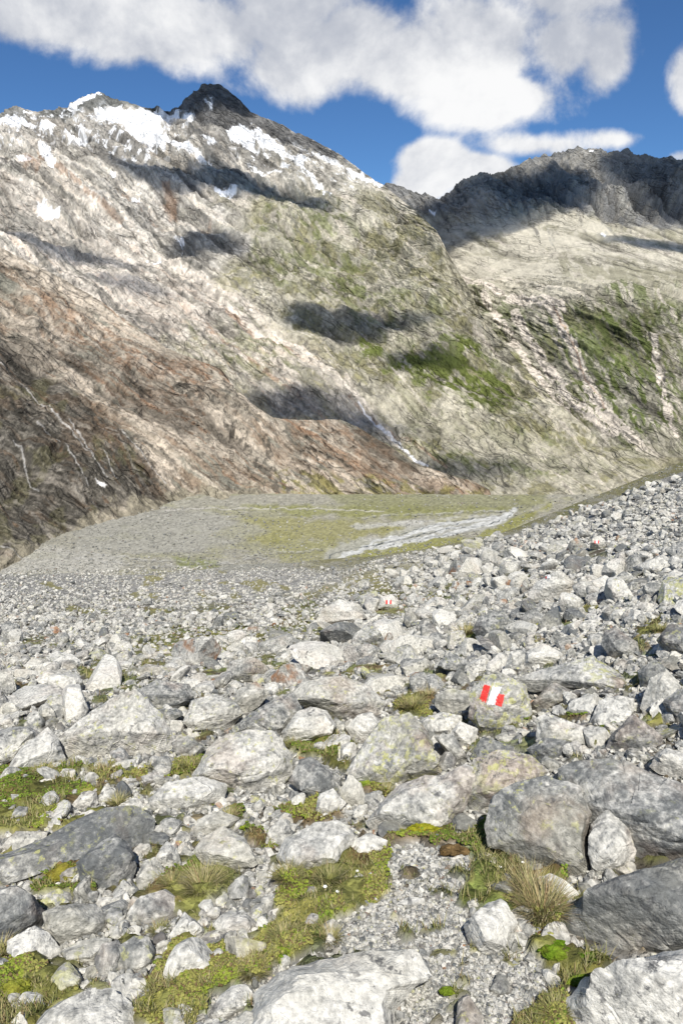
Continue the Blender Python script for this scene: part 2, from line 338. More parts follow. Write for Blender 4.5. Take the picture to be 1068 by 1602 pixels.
def strokes(col, px, py, n, box, ang, la, lb, wa, wb, cols, amt, seed, poly=None, wob=3.0):
    r = np.random.RandomState(seed)
    for k in range(n):
        x0, y0 = r.uniform(box[0], box[2]), r.uniform(box[1], box[3])
        if poly is not None and sdpoly(np.array([x0]), np.array([y0]), poly)[0] < 0: continue
        L = r.uniform(la, lb); a = math.radians(r.normal(ang, 5)); b = a+math.radians(r.normal(0, 7)); p = [(x0, y0)]
        for q in range(3): t = a+(b-a)*q/2; x0 += math.cos(t)*L/3; y0 += math.sin(t)*L/3; p.append((x0, y0))
        tint_line(col, px, py, p, cols[r.randint(len(cols))], r.uniform(wa, wb), r.uniform(.5, 1)*amt, wob, k*1.3, r.choice([-.25, -.1, 0]))
DK = K(.12, .115, .10)
def paint_B(px, py, al, ac, s, n):
    st = fbm(al/75, ac/8, 1., 5, .62); st2 = fbm(al/22, ac/2.4, 3., 4, .7); bl = fbm(px/60, py/50, 5., 5, .55); fi = fbm(px/5, py/4, 8, 3, .8)
    col = lerp(K(.34, .32, .28)+0*px[..., None], K(.50, .475, .43), ss(st, -.12, .3))
    col = lerp(col, GREY*.95, ss(st2+.6*bl, .02, .42)*.75)
    lg = fbm(al/150, ac/5.5, 31., 4, .6)
    lw = ss(-px-.2*py, -560, -380)
    col = lerp(col, K(.17, .16, .145), lw*ss(lg, .12, .30)*.75); col = lerp(col, PINK*1.05, lw*ss(-lg, .10, .28)*.7)
    # right, grassier half of the mountain
    gm = ss(px+120*bl+.25*(py-300), 330, 470)*ss(py+25*bl, 285, 350)
    col = lerp(col, K(.335, .315, .235), gm*.65)
    col = lerp(col, OLIVE, gm*ss(fbm(px/34, py/22, 12, 5, .65)+.25*st2, -.10, .16)*.78)
    col = lerp(col, K(.17, .165, .13), gm*ss(ridged(al/20, ac/9, 17, 4, .65), .28, .55)*.55)
    # lower left pale slabs
    sl = ss(sdpoly(px, py, [(0, 300), (120, 350), (330, 450), (470, 560), (620, 690), (520, 660), (420, 640), (330, 560), (200, 510), (0, 420)]), -30, 25)
    col = lerp(col, PINK*1.02, sl*ss(st, -.35, .15)*.85)
    col = lerp(col, K(.40, .27, .19), sl*ss(st2+st, .30, .7)*.4)
    LEFTP = [(-300, 230), (60, 230), (250, 300), (360, 420), (480, 550), (640, 700), (560, 690), (420, 650), (330, 570), (0, 400), (-300, 380)]
    strokes(col, px, py, 260, (-300, 230, 620, 700), 37, 60, 300, 1.0, 3.2, [DK, DK, K(.2, .185, .16), PINK*1.08, PINK*1.0, K(.28, .19, .13)], .8, 3, LEFTP)
    strokes(col, px, py, 120, (380, 230, 720, 480), 40, 30, 150, 1.0, 2.8, [DK*1.3, PINK, SCREE, K(.16, .155, .12)], .6, 4)
    strokes(col, px, py, 150, (420, 440, 960, 740), 47, 40, 170, 1.0, 3.0, [DK*1.2, SCREE*1.15, SCREE, PINK*.95, OLIVE*.8], .7, 5)
    # grass where it is lush
    for pts, a in [([(430, 330), (520, 320), (560, 360), (480, 380), (400, 360)], .65), ([(400, 390), (520, 380), (600, 420), (560, 470), (440, 450), (390, 420)], .6),
                   ([(480, 450), (620, 440), (700, 480), (680, 540), (560, 520), (480, 500)], .5), ([(550, 540), (600, 530), (620, 570), (580, 575)], 1.0),
                   ([(620, 540), (700, 520), (790, 580), (830, 640), (760, 650), (680, 620), (600, 590)], 1.15), ([(690, 520), (760, 560), (820, 625), (770, 640), (700, 590)], 1.2),
                   ([(610, 620), (660, 620), (690, 670), (640, 670)], .8), ([(640, 680), (760, 720), (900, 720), (960, 730), (880, 750), (700, 740)], .7), ([(650, 640), (760, 660), (900, 700), (860, 715), (740, 700)], .6),
                   ([(290, 520), (420, 540), (460, 590), (400, 600), (300, 560)], .45)]:
        tint_poly(col, px, py, pts, GRASS, 14, 16, min(a, 1), 3., 18, -.05 if a > 1 else .02, al, ac)
    # scree tongues
    for pts in [[(600, 550), (640, 480), (670, 490), (700, 520), (640, 560), (615, 570)], [(700, 400), (730, 430), (760, 470), (820, 540), (800, 560), (740, 500), (690, 440)],
                [(700, 640), (820, 680), (980, 728), (900, 745), (760, 725), (690, 690)], [(640, 600), (700, 660), (720, 690), (640, 680), (600, 640)],
                [(655, 720), (640, 700), (600, 660), (590, 640), (640, 690)]]:
        tint_poly(col, px, py, pts, SCREE*.92, 8, 14, .62, 7., 12)
    # cloud shade painted into the rock colour as dark patches
    for pts, a in [([(330, 590), (420, 600), (470, 580), (560, 620), (610, 680), (560, 670), (430, 655)], .55), ([(270, 380), (310, 355), (380, 380), (320, 430), (290, 420)], .6),
                   ([(470, 490), (560, 480), (600, 530), (520, 560)], .3), ([(640, 510), (700, 520), (720, 560), (660, 560)], .3), ([(0, 330), (90, 350), (220, 430), (180, 420), (60, 380), (0, 360)], .5),
                   ([(640, 720), (760, 740), (800, 765), (700, 765)], .45), ([(180, 250), (300, 255), (420, 290), (400, 310), (250, 290)], .35)]:
        tint_poly(col, px, py, pts, K(.14, .135, .12), 10, 14, a, 2.5, 16, -.25, al, ac)
    # upper mountain: grey rock, the dark summit
    col = lerp(col, K(.30, .285, .26), ss(-py-20*bl, -250, -215)*.5)
    summit = [(262, 180), (290, 155), (325, 122), (372, 140), (410, 175), (470, 205), (540, 245), (500, 245), (430, 215), (400, 205), (350, 210), (310, 200), (295, 188)]
    tint_poly(col, px, py, summit, K(.10, .10, .10), 5, 10, .9, 6., 9)
    tint_poly(col, px, py, [(60, 175), (100, 180), (155, 145), (200, 158), (270, 170), (262, 185), (200, 172), (150, 178), (100, 200), (62, 195)], K(.10, .105, .10), 4, 6, .85, 6.5, 9)
    tint_poly(col, px, py, [(-250, 190), (0, 172), (25, 165), (50, 180), (40, 200), (-250, 215)], K(.17, .17, .16), 4, 6, .8, 6.5, 9)
    for pts in [[(262, 240), (330, 200), (420, 240), (450, 270), (380, 265), (300, 250)], [(120, 215), (200, 230), (260, 260), (180, 265)]]:
        tint_poly(col, px, py, pts, K(.15, .145, .135), 8, 12, .65, 8.4, 9, -.1, al, ac)
    # snow
    for k, pts in enumerate([[(115, 170), (155, 150), (160, 155), (125, 176), (100, 183)], [(150, 178), (185, 172), (235, 182), (290, 178), (270, 192), (240, 206), (215, 214), (180, 206), (155, 192)],
                [(290, 178), (300, 176), (308, 190), (303, 198), (288, 190)], [(195, 208), (240, 206), (262, 228), (255, 238), (300, 248), (332, 258), (320, 262), (270, 250), (225, 240), (200, 222)],
                [(355, 203), (372, 208), (395, 232), (403, 240), (380, 235), (358, 220)], [(370, 200), (385, 204), (445, 238), (440, 246), (400, 228)], [(394, 200), (415, 208), (450, 235), (480, 248), (470, 254), (430, 232), (400, 212)],
                [(310, 228), (338, 238), (330, 243)], [(62, 237), (76, 238), (94, 275), (88, 287), (74, 290), (80, 270), (66, 255)], [(0, 192), (40, 200), (62, 215), (20, 212), (0, 205)], [(60, 208), (90, 210), (85, 220), (60, 216)],
                [(105, 218), (135, 222), (130, 230), (108, 226)], [(398, 258), (410, 262), (414, 276), (400, 274)], [(465, 255), (478, 262), (500, 290), (515, 308), (505, 306), (480, 275)], [(36, 180), (60, 182), (55, 188), (40, 186)],
                [(335, 296), (368, 304), (360, 311), (340, 304)], [(205, 320), (217, 322), (214, 327), (206, 325)], [(278, 378), (286, 384), (292, 398), (286, 400), (279, 388)], [(30, 268), (50, 276), (52, 282), (32, 274)],
                [(172, 290), (182, 291), (178, 295)], [(490, 240), (560, 268), (600, 292), (590, 290), (530, 262)], [(58, 328), (92, 340), (90, 346), (62, 340)], [(232, 408), (252, 414), (248, 420), (236, 414)],
                [(325, 168), (336, 166), (332, 174)]]):
        tint_poly(col, px, py, pts, SNOW, 1.0, 5.5, 1, 3.3+k, 7)
    snd = ss(sdpoly(px, py, [(0, 195), (110, 190), (160, 175), (290, 190), (300, 250), (200, 262), (100, 235), (0, 240)])+14*bl, -12, 12)
    col = lerp(col, SNOW*.95, snd*ss(fbm(px/11, py/5, 21., 5, .75), .16, .24)*.75)
    snd = ss(sdpoly(px, py, [(340, 195), (420, 205), (560, 268), (560, 290), (470, 285), (380, 262)])+8*bl, -8, 8)
    col = lerp(col, SNOW*.95, snd*ss(fbm((px*.86+py*.5)/16, (-px*.5+py*.86)/3, 23., 4, .7), .22, .32)*.8)
    # gullies, water lines
    for pts, c, wd, a in [([(250, 310), (275, 350), (283, 385), (300, 430)], K(.13, .12, .1), 1.6, .7), ([(380, 500), (440, 540), (530, 610), (640, 712)], PINK*1.15, 2.2, .6),
                          ([(560, 640), (610, 680), (652, 725), (680, 740)], SNOW*.8, 1.8, .85), ([(700, 400), (740, 470), (830, 590)], K(.15, .14, .1), 1.2, .5),
                          ([(270, 410), (330, 470), (400, 530), (470, 560)], PINK*1.2, 4, .55), ([(680, 610), (740, 680)], SCREE*1.15, 3, .7), ([(740, 520), (830, 600), (920, 670), (1010, 722)], PINK*1.1, 2, .5)]:
        tint_line(col, px, py, pts, c, wd, a, 5, 4.)
    # rusty stains
    for pts, a in [([(262, 310), (285, 325), (280, 350), (262, 340)], .6), ([(40, 265), (70, 270), (62, 288), (42, 280)], .6), ([(300, 360), (330, 350), (330, 375)], .4)]:
        tint_poly(col, px, py, pts, RUST, 5, 9, a, 11.)
    return col*((1+.42*fi+.34*st2*(1-gm*.5))*1.10*(1-.36*ss(ridged(al/16, ac/6, 77, 4, .65), .42, .68))*(1-.22*ss(ridged(px/40, py/36, 78, 4, .6), .45, .7)))[..., None]

def paint_A(px, py, al, ac, s, n):
    bl = fbm(px/60, py/50, 15., 5, .55); fi = fbm(px/5, py/4, 18, 3, .8); st = fbm(al/40, ac/6, 4, 4, .65)
    col = K(.37, .35, .28)+0*px[..., None]
    col = lerp(col, K(.30, .28, .21), ss(bl+.4*fi, 0, .35)*.6)
    wall = ss(py+22*bl, 455, 490)
    col = lerp(col, lerp(K(.34, .325, .265)+0*px[..., None], K(.15, .145, .11), ss(ridged(al/18, ac/5, 7, 4, .65), .1, .5)), wall*.85)
    veg = ss(fbm(px/45, py/36, 31, 5, .6)+.35*st, -.04, .16)
    col = lerp(col, K(.135, .14, .062), wall*veg*.8*ss(-px*.4-py, -1180, -1040))
    for pts, a in [([(850, 500), (950, 470), (1010, 490), (1040, 560), (1068, 650), (1000, 690), (900, 600)], .8), ([(880, 600), (960, 560), (1050, 640), (1040, 690), (980, 690)], .9),
                   ([(930, 440), (1068, 470), (1300, 470), (1300, 700), (1050, 700), (960, 520)], .6), ([(740, 440), (800, 470), (830, 520), (790, 520), (740, 480)], .6), ([(860, 420), (960, 440), (1068, 450), (960, 470)], .5), ([(700, 380), (800, 385), (760, 410)], .4)]:
        tint_poly(col, px, py, pts, K(.10, .125, .04), 16, 20, a, 13., 22, -.05, al, ac)
    # pale plateau
    pl = ss(sdpoly(px, py, [(640, 345), (700, 345), (800, 350), (900, 340), (1068, 375), (1300, 380), (1300, 450), (1000, 430), (880, 470), (760, 440), (700, 420)])+16*bl, -14, 10)
    col = lerp(col, K(.43, .405, .335), pl*.8)
    for pts in [[(740, 370), (790, 375), (800, 395), (750, 400)], [(860, 400), (960, 410), (1068, 420), (1200, 430), (1068, 455), (960, 440), (880, 430)], [(930, 345), (1068, 365), (1068, 385), (960, 370)]]:
        tint_poly(col, px, py, pts, K(.22, .21, .15), 8, 14, .75, 16., 14, -.2, al, ac)
    # dark ridge
    top = interp(px.ravel(), [(500, 330), (680, 345), (760, 350), (850, 325), (900, 335), (980, 345), (1068, 360), (1300, 380)]).reshape(px.shape)
    rd = ss(top-py+10*bl, -5, 6)
    dr = lerp(K(.185, .185, .18)+0*px[..., None], K(.26, .25, .225), ss(fbm((px*.75-py*.6)/40, (px*.6+py*.75)/7, 9, 4, .6), .02, .35)*.8)
    col = lerp(col, dr, rd)
    for pts in [[(700, 310), (760, 290), (800, 320), (850, 325), (790, 345), (700, 345)], [(905, 255), (930, 250), (950, 290), (930, 325), (890, 330)]]:  # second patch: sunlit gap in the cloud shade, painted paler
        tint_poly(col, px, py, pts, K(.30, .29, .265), 8, 12, .75, 16., 12)
    strokes(col, px, py, 240, (680, 450, 1300, 690), 57, 40, 160, 1.0, 3.4, [DK, DK, PINK*.95, PINK, K(.22, .21, .17), K(.10, .12, .045)], .75, 6)
    strokes(col, px, py, 110, (680, 250, 1300, 340), 62, 15, 70, 1.0, 3.0, [K(.07, .07, .07), K(.24, .235, .21), K(.16, .155, .14)], .7, 7)
    strokes(col, px, py, 70, (680, 350, 1300, 450), 12, 30, 140, 1.2, 4.5, [K(.27, .255, .19), K(.22, .21, .15), PINK*.95], .6, 8)
    # granite gullies
    for pts, wd in [([(862, 480), (900, 560), (940, 640), (1000, 705), (1035, 724)], 7), ([(805, 490), (850, 570), (900, 630), (960, 680)], 6), ([(760, 470), (820, 560), (890, 650)], 5), ([(1020, 520), (1035, 600), (1055, 690)], 4), ([(700, 430), (800, 470), (880, 480)], 5)]:
        tint_line(col, px, py, pts, PINK*1.15, wd*1.2, .95, 7, 2., -.3)
    for pts in [[(862, 480), (900, 560), (940, 640), (1000, 705)], [(815, 500), (860, 590), (905, 650)], [(1028, 520), (1040, 600)]]:
        tint_line(col, px, py, pts, K(.13, .12, .11), 1.6, .75, 7, 6.)
    tint_line(col, px, py, [(868, 485), (905, 565), (945, 640)], RUST*1.4, 1.4, .5, 7, 16.)
    for pts in [[(918, 243), (925, 243), (924, 252), (919, 252)], [(940, 368), (948, 370), (944, 374)], [(672, 336), (684, 338), (680, 342)]]:
        tint_poly(col, px, py, pts, SNOW, 1, 2, 1, 3.)
    toe = ss(py-8*bl, 690, 722)
    col = lerp(col, lerp(SCREE*.85+0*px[..., None], OLIVE, ss(fbm(px/50, py/9, 91, 4), 0, .3)*.7), toe*.7)
    return col*((1+(.20+.28*ss(py, 440, 480))*fi+.2*st)*(1-(.10+.24*ss(py, 440, 480))*ss(ridged(px/13, py/11, 79, 4, .65), .44, .7)))[..., None]

def paint_C(px, py, al, ac, s, n):
    st = fbm(al/80, ac/7, 1., 5, .62); st2 = fbm(al/20, ac/2.2, 3., 4, .7); bl = fbm(px/60, py/50, 25., 5, .55); fi = fbm(px/5, py/4, 28, 3, .8)
    col = lerp(K(.31, .285, .245)+0*px[..., None], K(.235, .235, .205), ss(bl, -.1, .3))
    col = lerp(col, K(.26, .195, .145), ss(st+.5*bl, -.05, .3)*.7)
    col = lerp(col, PINK*.97, ss(fbm(al/60, ac/10, 41, 4, .6), .10, .34)*.8)
    col = lerp(col, K(.12, .105, .085), ss(st2+.3*st, .22, .55)*.6)
    for pts, a in [([(20, 470), (80, 480), (200, 540), (330, 580), (345, 600), (300, 590), (180, 570), (60, 500)], .85), ([(90, 460), (220, 560), (240, 600), (110, 520)], .7), ([(320, 570), (355, 585), (362, 612), (330, 600)], .9),
                   ([(440, 660), (540, 655), (620, 700), (560, 705), (450, 680)], .7), ([(480, 700), (700, 745), (760, 765), (740, 780), (620, 760), (500, 740)], .55), ([(150, 600), (330, 620), (350, 650), (200, 640)], .5)]:
        tint_poly(col, px, py, pts, K(.27, .175, .115), 12, 16, a*.62, 5., 14, -.05, al, ac)
    for pts, a in [([(115, 600), (150, 610), (250, 670), (370, 720), (420, 735), (330, 720), (180, 660)], .8), ([(0, 395), (110, 440), (200, 500), (230, 540), (100, 470), (0, 420)], .75), ([(300, 640), (400, 700), (520, 740), (500, 760), (400, 730)], .5)]:
        tint_poly(col, px, py, pts, PINK*1.02, 10, 12, a, 15., 14, -.25, al, ac)
    for pts, wd in [([(270, 610), (330, 650), (380, 700), (420, 740), (440, 780)], 5), ([(415, 700), (430, 740), (470, 785)], 5), ([(200, 690), (260, 760)], 3), ([(355, 610), (400, 650)], 3)]:
        tint_line(col, px, py, pts, K(.085, .08, .07), wd, .8, 10, 8., -.1)
    tint_poly(col, px, py, [(440, 740), (600, 750), (770, 770), (770, 800), (560, 795), (440, 790)], K(.21, .20, .07), 8, 12, .75, 18., 12, -.05, al, ac)
    tint_poly(col, px, py, [(230, 760), (400, 772), (560, 790), (560, 830), (200, 860)], SCREE*.85, 8, 8, .9, 19., 12)
    strokes(col, px, py, 300, (-300, 380, 760, 780), 33, 60, 300, 1.0, 3.0, [DK, DK, K(.17, .15, .12), PINK, PINK*1.05, K(.27, .17, .11)], .75, 9)
    # dark wet cliff on the left
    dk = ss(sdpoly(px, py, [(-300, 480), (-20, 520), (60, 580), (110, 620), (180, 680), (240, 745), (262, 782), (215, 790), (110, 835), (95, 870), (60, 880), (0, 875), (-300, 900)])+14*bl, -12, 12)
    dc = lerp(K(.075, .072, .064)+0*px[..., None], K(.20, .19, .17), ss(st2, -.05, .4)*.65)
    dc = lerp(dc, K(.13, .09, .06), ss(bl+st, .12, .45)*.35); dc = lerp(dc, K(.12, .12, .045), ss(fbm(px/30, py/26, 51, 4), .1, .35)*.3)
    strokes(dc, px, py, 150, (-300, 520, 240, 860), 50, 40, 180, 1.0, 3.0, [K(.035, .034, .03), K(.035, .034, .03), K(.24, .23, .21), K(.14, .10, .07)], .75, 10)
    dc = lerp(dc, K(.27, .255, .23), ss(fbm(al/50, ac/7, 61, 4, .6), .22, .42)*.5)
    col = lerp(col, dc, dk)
    tint_poly(col, px, py, [(-350, 905), (-40, 888), (60, 852), (150, 812), (230, 780), (330, 762), (420, 766), (430, 900), (-350, 1000)], K(.27, .255, .205), 10, 16, .92, 22., 16)
    for pts in [[(0, 575), (50, 625), (80, 660), (105, 680), (130, 720), (165, 760)], [(55, 670), (90, 705), (110, 740), (132, 775)], [(105, 668), (130, 710), (150, 745)], [(185, 680), (220, 720), (258, 762)], [(0, 855), (40, 885)], [(160, 720), (180, 760)], [(20, 700), (60, 770)]]:
        tint_line(col, px, py, pts, K(.55, .56, .57), .7, .65, 3, 9.)
    tint_poly(col, px, py, [(145, 764), (165, 771), (162, 776), (147, 771)], SNOW, 1, 2)
    return col*K(.78, .75, .705)*((1+.5*fi+.34*st2)*1.15*(1-.40*ss(ridged(al/20, ac/6, 80, 4, .65), .42, .68)))[..., None]

M_LAND = land_material('mountain_rock', .11, 2.6, .58, cracks=True)
angB = lambda x, y: 35+0*x
crestB = [(-300, 196), (-120, 190), (0, 178), (25, 169), (45, 176), (62, 184), (95, 178), (120, 168), (156, 150), (175, 158), (200, 165), (235, 174), (268, 179), (290, 160), (305, 150), (318, 137), (328, 131), (348, 137), (362, 148), (372, 155), (392, 174), (410, 184), (440, 194), (470, 208), (500, 222), (530, 240), (560, 261), (600, 291), (640, 322), (690, 366), (720, 428), (760, 500), (800, 555), (860, 620), (930, 682), (1030, 735), (1400, 760)]
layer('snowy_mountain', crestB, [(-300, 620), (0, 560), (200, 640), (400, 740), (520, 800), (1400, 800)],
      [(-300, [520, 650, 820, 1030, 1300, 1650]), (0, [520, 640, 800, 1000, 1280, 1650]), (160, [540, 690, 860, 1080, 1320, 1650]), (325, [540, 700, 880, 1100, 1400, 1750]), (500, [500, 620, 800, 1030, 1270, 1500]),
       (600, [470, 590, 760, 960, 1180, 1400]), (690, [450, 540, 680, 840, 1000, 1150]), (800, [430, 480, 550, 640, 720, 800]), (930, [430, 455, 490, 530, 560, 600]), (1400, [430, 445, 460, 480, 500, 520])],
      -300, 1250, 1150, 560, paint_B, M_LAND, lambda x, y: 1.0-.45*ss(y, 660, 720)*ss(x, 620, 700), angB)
crestA = [(500, 300), (600, 291), (640, 303), (685, 314), (700, 303), (712, 292), (740, 276), (790, 266), (830, 257), (860, 250), (895, 243), (925, 240), (950, 245), (975, 244), (1000, 251), (1030, 254), (1068, 262), (1200, 268), (1500, 290)]
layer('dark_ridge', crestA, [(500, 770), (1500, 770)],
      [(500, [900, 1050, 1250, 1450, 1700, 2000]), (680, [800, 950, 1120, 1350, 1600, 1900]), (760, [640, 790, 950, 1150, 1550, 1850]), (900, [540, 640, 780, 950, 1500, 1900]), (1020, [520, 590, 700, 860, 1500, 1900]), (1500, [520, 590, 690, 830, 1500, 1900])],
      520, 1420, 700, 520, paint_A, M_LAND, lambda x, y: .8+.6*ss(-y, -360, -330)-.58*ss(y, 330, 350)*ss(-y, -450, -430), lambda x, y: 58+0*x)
crestC = [(-350, 300), (-200, 330), (0, 392), (60, 420), (130, 455), (200, 500), (260, 545), (300, 562), (330, 574), (345, 580), (357, 594), (364, 612), (400, 640), (430, 658), (480, 658), (530, 655), (560, 668), (600, 692), (650, 724), (700, 742), (740, 752), (765, 766), (775, 785), (800, 830)]
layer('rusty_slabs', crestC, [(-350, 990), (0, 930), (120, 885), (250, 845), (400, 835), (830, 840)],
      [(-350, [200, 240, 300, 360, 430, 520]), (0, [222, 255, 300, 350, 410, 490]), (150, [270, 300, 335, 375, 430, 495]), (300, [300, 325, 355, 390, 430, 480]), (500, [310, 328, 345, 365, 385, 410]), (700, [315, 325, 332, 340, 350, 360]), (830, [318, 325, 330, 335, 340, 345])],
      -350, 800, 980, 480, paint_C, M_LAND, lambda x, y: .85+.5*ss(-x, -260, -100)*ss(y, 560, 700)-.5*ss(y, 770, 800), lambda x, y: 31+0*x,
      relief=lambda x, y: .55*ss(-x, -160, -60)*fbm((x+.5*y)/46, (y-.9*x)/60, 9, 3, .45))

# ---------------------------------------------------------------- ground
def ground0(x, y):
    yy = np.maximum(y, 0); wd = .08*yy+.35
    a = (x-.1*yy-.1)/wd
    sx_ = wd*np.where(a > 30, a, np.log1p(np.exp(np.minimum(a, 30))))
    z = -.40*y+.5*(1-np.exp(-yy/4.))+.44*sx_*ss(yy, -2, 6)
    z = z-.14*np.maximum(yy-470, 0)
    return z
nc, nr = 760, 1000
kk = np.linspace(-1.25, 1.25, nc); ys = np.concatenate([np.linspace(-3.5, .55, 40, endpoint=False), .6*np.exp(np.linspace(0, math.log(640/.6), nr-40))])
def relief_(x, y):
    r = np.sqrt(x*x+y*y)
    return .10*fbm(x/1.9, y/1.9, 3, 3)*ss(r, .5, 3)+.55*fbm(x/9, y/9, 5, 3)*ss(r, 4, 18)+3.0*fbm(x/50, y/50, 5, 2)*ss(r, 25, 90)*(1-.6*ss(r, 150, 230))
REL = relief_(kk[None]*(ys[:, None]+4.2), np.repeat(ys[:, None], nc, 1)); _ar = np.arange(nr, dtype=float)
def ground(x, y):                                          # the plain hillside plus its tabulated relief
    x = np.asarray(x, float); y = np.asarray(y, float)
    a = np.clip((x/(y+4.2)+1.25)/2.5*(nc-1), 0, nc-1.001); b = np.clip(np.interp(y, ys, _ar), 0, nr-1.001)
    i = a.astype(int); j = b.astype(int); a = a-i; b = b-j
    return ground0(x, y)+(REL[j, i]*(1-a)+REL[j, i+1]*a)*(1-b)+(REL[j+1, i]*(1-a)+REL[j+1, i+1]*a)*b
def floorz(x, y):
    return -90+.7*fbm(x/30, y/30, 9, 3)-.30*np.maximum(y-338, 0)+0.015*np.maximum(-x-60, 0)*ss(y, 200, 260)
def hit(px, py, fn=ground):
    u, wv = ray(px, py); u = np.atleast_1d(u).astype(float); wv = np.atleast_1d(wv).astype(float)
    lo = np.full(u.shape, .3); hi = lo.copy(); found = np.zeros(u.shape, bool)
    for k in range(420):
        nh = np.where(found, hi, hi*1.018+.01)
        below = CAMZ+wv*nh < fn(u*nh, nh)
        nw = below & ~found; lo = np.where(found, lo, np.where(below, hi, lo)); hi = nh; found |= nw
        if found.all(): break
        lo = np.where(found, lo, hi)
    for k in range(14):
        md = (lo+hi)/2; b = CAMZ+wv*md < fn(u*md, md)
        hi = np.where(b, md, hi); lo = np.where(b, lo, md)
    return hi*u, hi, CAMZ+wv*hi, found

VEG = [[(0, 1205), (60, 1190), (130, 1203), (120, 1225), (150, 1240), (110, 1262), (60, 1300), (-60, 1330), (-60, 1215)], [(95, 1290), (165, 1270), (180, 1285), (100, 1302)],
       [(140, 1203), (240, 1205), (230, 1225), (150, 1228)], [(255, 1222), (275, 1192), (320, 1178), (318, 1205), (290, 1222)], [(443, 1168), (520, 1145), (562, 1165), (525, 1195), (470, 1192)],
       [(510, 1195), (548, 1190), (540, 1212)], [(556, 1215), (590, 1222), (612, 1243), (600, 1252), (570, 1242)], [(600, 1112), (640, 1085), (682, 1090), (672, 1122), (620, 1120)],
       [(698, 1002), (725, 978), (755, 985), (752, 1008), (700, 1018)], [(42, 1392), (110, 1338), (155, 1345), (135, 1380), (160, 1402), (60, 1405)], [(225, 1402), (265, 1370), (310, 1345), (368, 1366), (362, 1402), (330, 1412), (312, 1445), (280, 1430)],
       [(362, 1520), (400, 1470), (435, 1440), (430, 1385), (520, 1345), (612, 1335), (605, 1400), (570, 1420), (520, 1448), (505, 1490), (430, 1515), (400, 1545)],
       [(200, 1610), (235, 1530), (285, 1455), (320, 1490), (350, 1480), (400, 1495), (380, 1540), (330, 1565), (300, 1620)], [(-60, 1520), (60, 1498), (120, 1538), (132, 1562), (70, 1590), (60, 1640), (-60, 1640)],
       [(596, 1302), (680, 1290), (720, 1308), (762, 1290), (800, 1325), (885, 1370), (885, 1445), (850, 1475), (800, 1440), (722, 1420), (720, 1392), (745, 1350), (700, 1325), (600, 1322)],
       [(828, 1485), (860, 1465), (910, 1488), (955, 1512), (930, 1530), (890, 1550), (880, 1620), (820, 1620), (880, 1540), (850, 1520)], [(985, 985), (1030, 968), (1042, 992), (1000, 1002)],
       [(868, 1128), (900, 1115), (915, 1125), (890, 1140)], [(925, 1140), (965, 1130), (955, 1155), (930, 1170)], [(998, 1118), (1035, 1122), (1048, 1142), (1015, 1140)], [(425, 1268), (500, 1250), (522, 1292), (480, 1292), (440, 1288)],
       [(355, 1262), (385, 1268), (380, 1292), (350, 1290)], [(290, 1250), (330, 1240), (335, 1262), (300, 1262)], [(0, 1340), (25, 1330), (20, 1345)], [(380, 1290), (440, 1320), (420, 1335), (385, 1320)], [(800, 1600), (870, 1560), (900, 1620), (800, 1630)],
       [(820, 975), (850, 965), (860, 980), (830, 988)], [(300, 995), (390, 978), (400, 995), (330, 1010)], [(1000, 1115), (1020, 1110), (1030, 1125)], [(810, 1130), (830, 1115), (835, 1135)]]
PATH = [(600, 1335), (640, 1318), (715, 1328), (742, 1390), (722, 1440), (742, 1500), (800, 1505), (850, 1530), (880, 1640), (600, 1640), (672, 1530), (680, 1490), (540, 1482), (520, 1445), (560, 1428), (600, 1415)]
GRAV = [[(280, 1240), (440, 1240), (420, 1330), (330, 1350), (270, 1290)], [(380, 1330), (440, 1330), (440, 1430), (400, 1440), (370, 1380)], [(470, 1250), (560, 1250), (590, 1310), (520, 1285), (480, 1280)]]
def vegmask(px, py, dist):
    jit = 9*fbm(px/13, py/10, 2, 4, .65)
    m = np.full(px.shape, -99.0)
    for v in VEG: m = np.maximum(m, sdpoly(px, py, v))
    m = ss(m+jit*1.3, -3, 4)
    # patchy yellow turf between the stones farther down the slope
    band = ss(sdpoly(px, py, [(-200, 1000), (200, 985), (330, 940), (480, 930), (560, 890), (700, 870), (760, 900), (600, 960), (450, 1040), (300, 1090), (-200, 1130)]), -15, 25)
    pat = ss(fbm(px/46, py/17, 33, 4, .6), .08, .22)*.85
    m = np.maximum(m, band*pat)
    pat2 = ss(fbm(px/40, py/18, 37, 4, .6), .28, .38)*.8*ss(py, 830, 900)
    return np.maximum(m, pat2)
def field_edge(px):
    return interp(px, [(-400, 905), (0, 900), (250, 896), (420, 893), (534, 897), (640, 868), (700, 862), (760, 850), (850, 826), (950, 788), (1068, 748), (1300, 690)])

# near sheet
Yg = np.repeat(ys[:, None], nc, 1); Xg = kk[None]*(Yg+4.2)
Zg = ground(Xg, Yg); PX, PY = proj(Xg, Yg, Zg)
bad = Yg < .5; PX = np.where(bad, -500, PX); PY = np.where(bad, 1800, PY)
vm = vegmask(PX, PY, Yg); rr = np.sqrt(Xg**2+Yg**2)
lump = fbm(Xg*9, Yg*9, 4, 4, .6)
Zg = Zg+vm*(.035+.05*lump)*ss(-rr, -14, -8)
gr = fbm(Xg*3, Yg*3, 14, 4, .7); gf = fbm(Xg*25, Yg*25, 6, 3, .7)
col = lerp(K(.27, .26, .235)+0*Xg[..., None], K(.13, .115, .09), ss(gr, -.05, .3)*ss(-rr, -40, -10))
vc = lerp(K(.17, .17, .05)+0*Xg[..., None], K(.125, .15, .04), ss(fbm(Xg*2.3, Yg*2.3, 9, 3), -.1, .2))
vc = lerp(vc, K(.24, .22, .06), ss(fbm(Xg*5, Yg*5, 19, 3), .05, .3)*.8)
vc = lerp(vc, K(.16, .10, .05), ss(fbm(Xg*4, Yg*4, 29, 3), .18, .35)*.8)
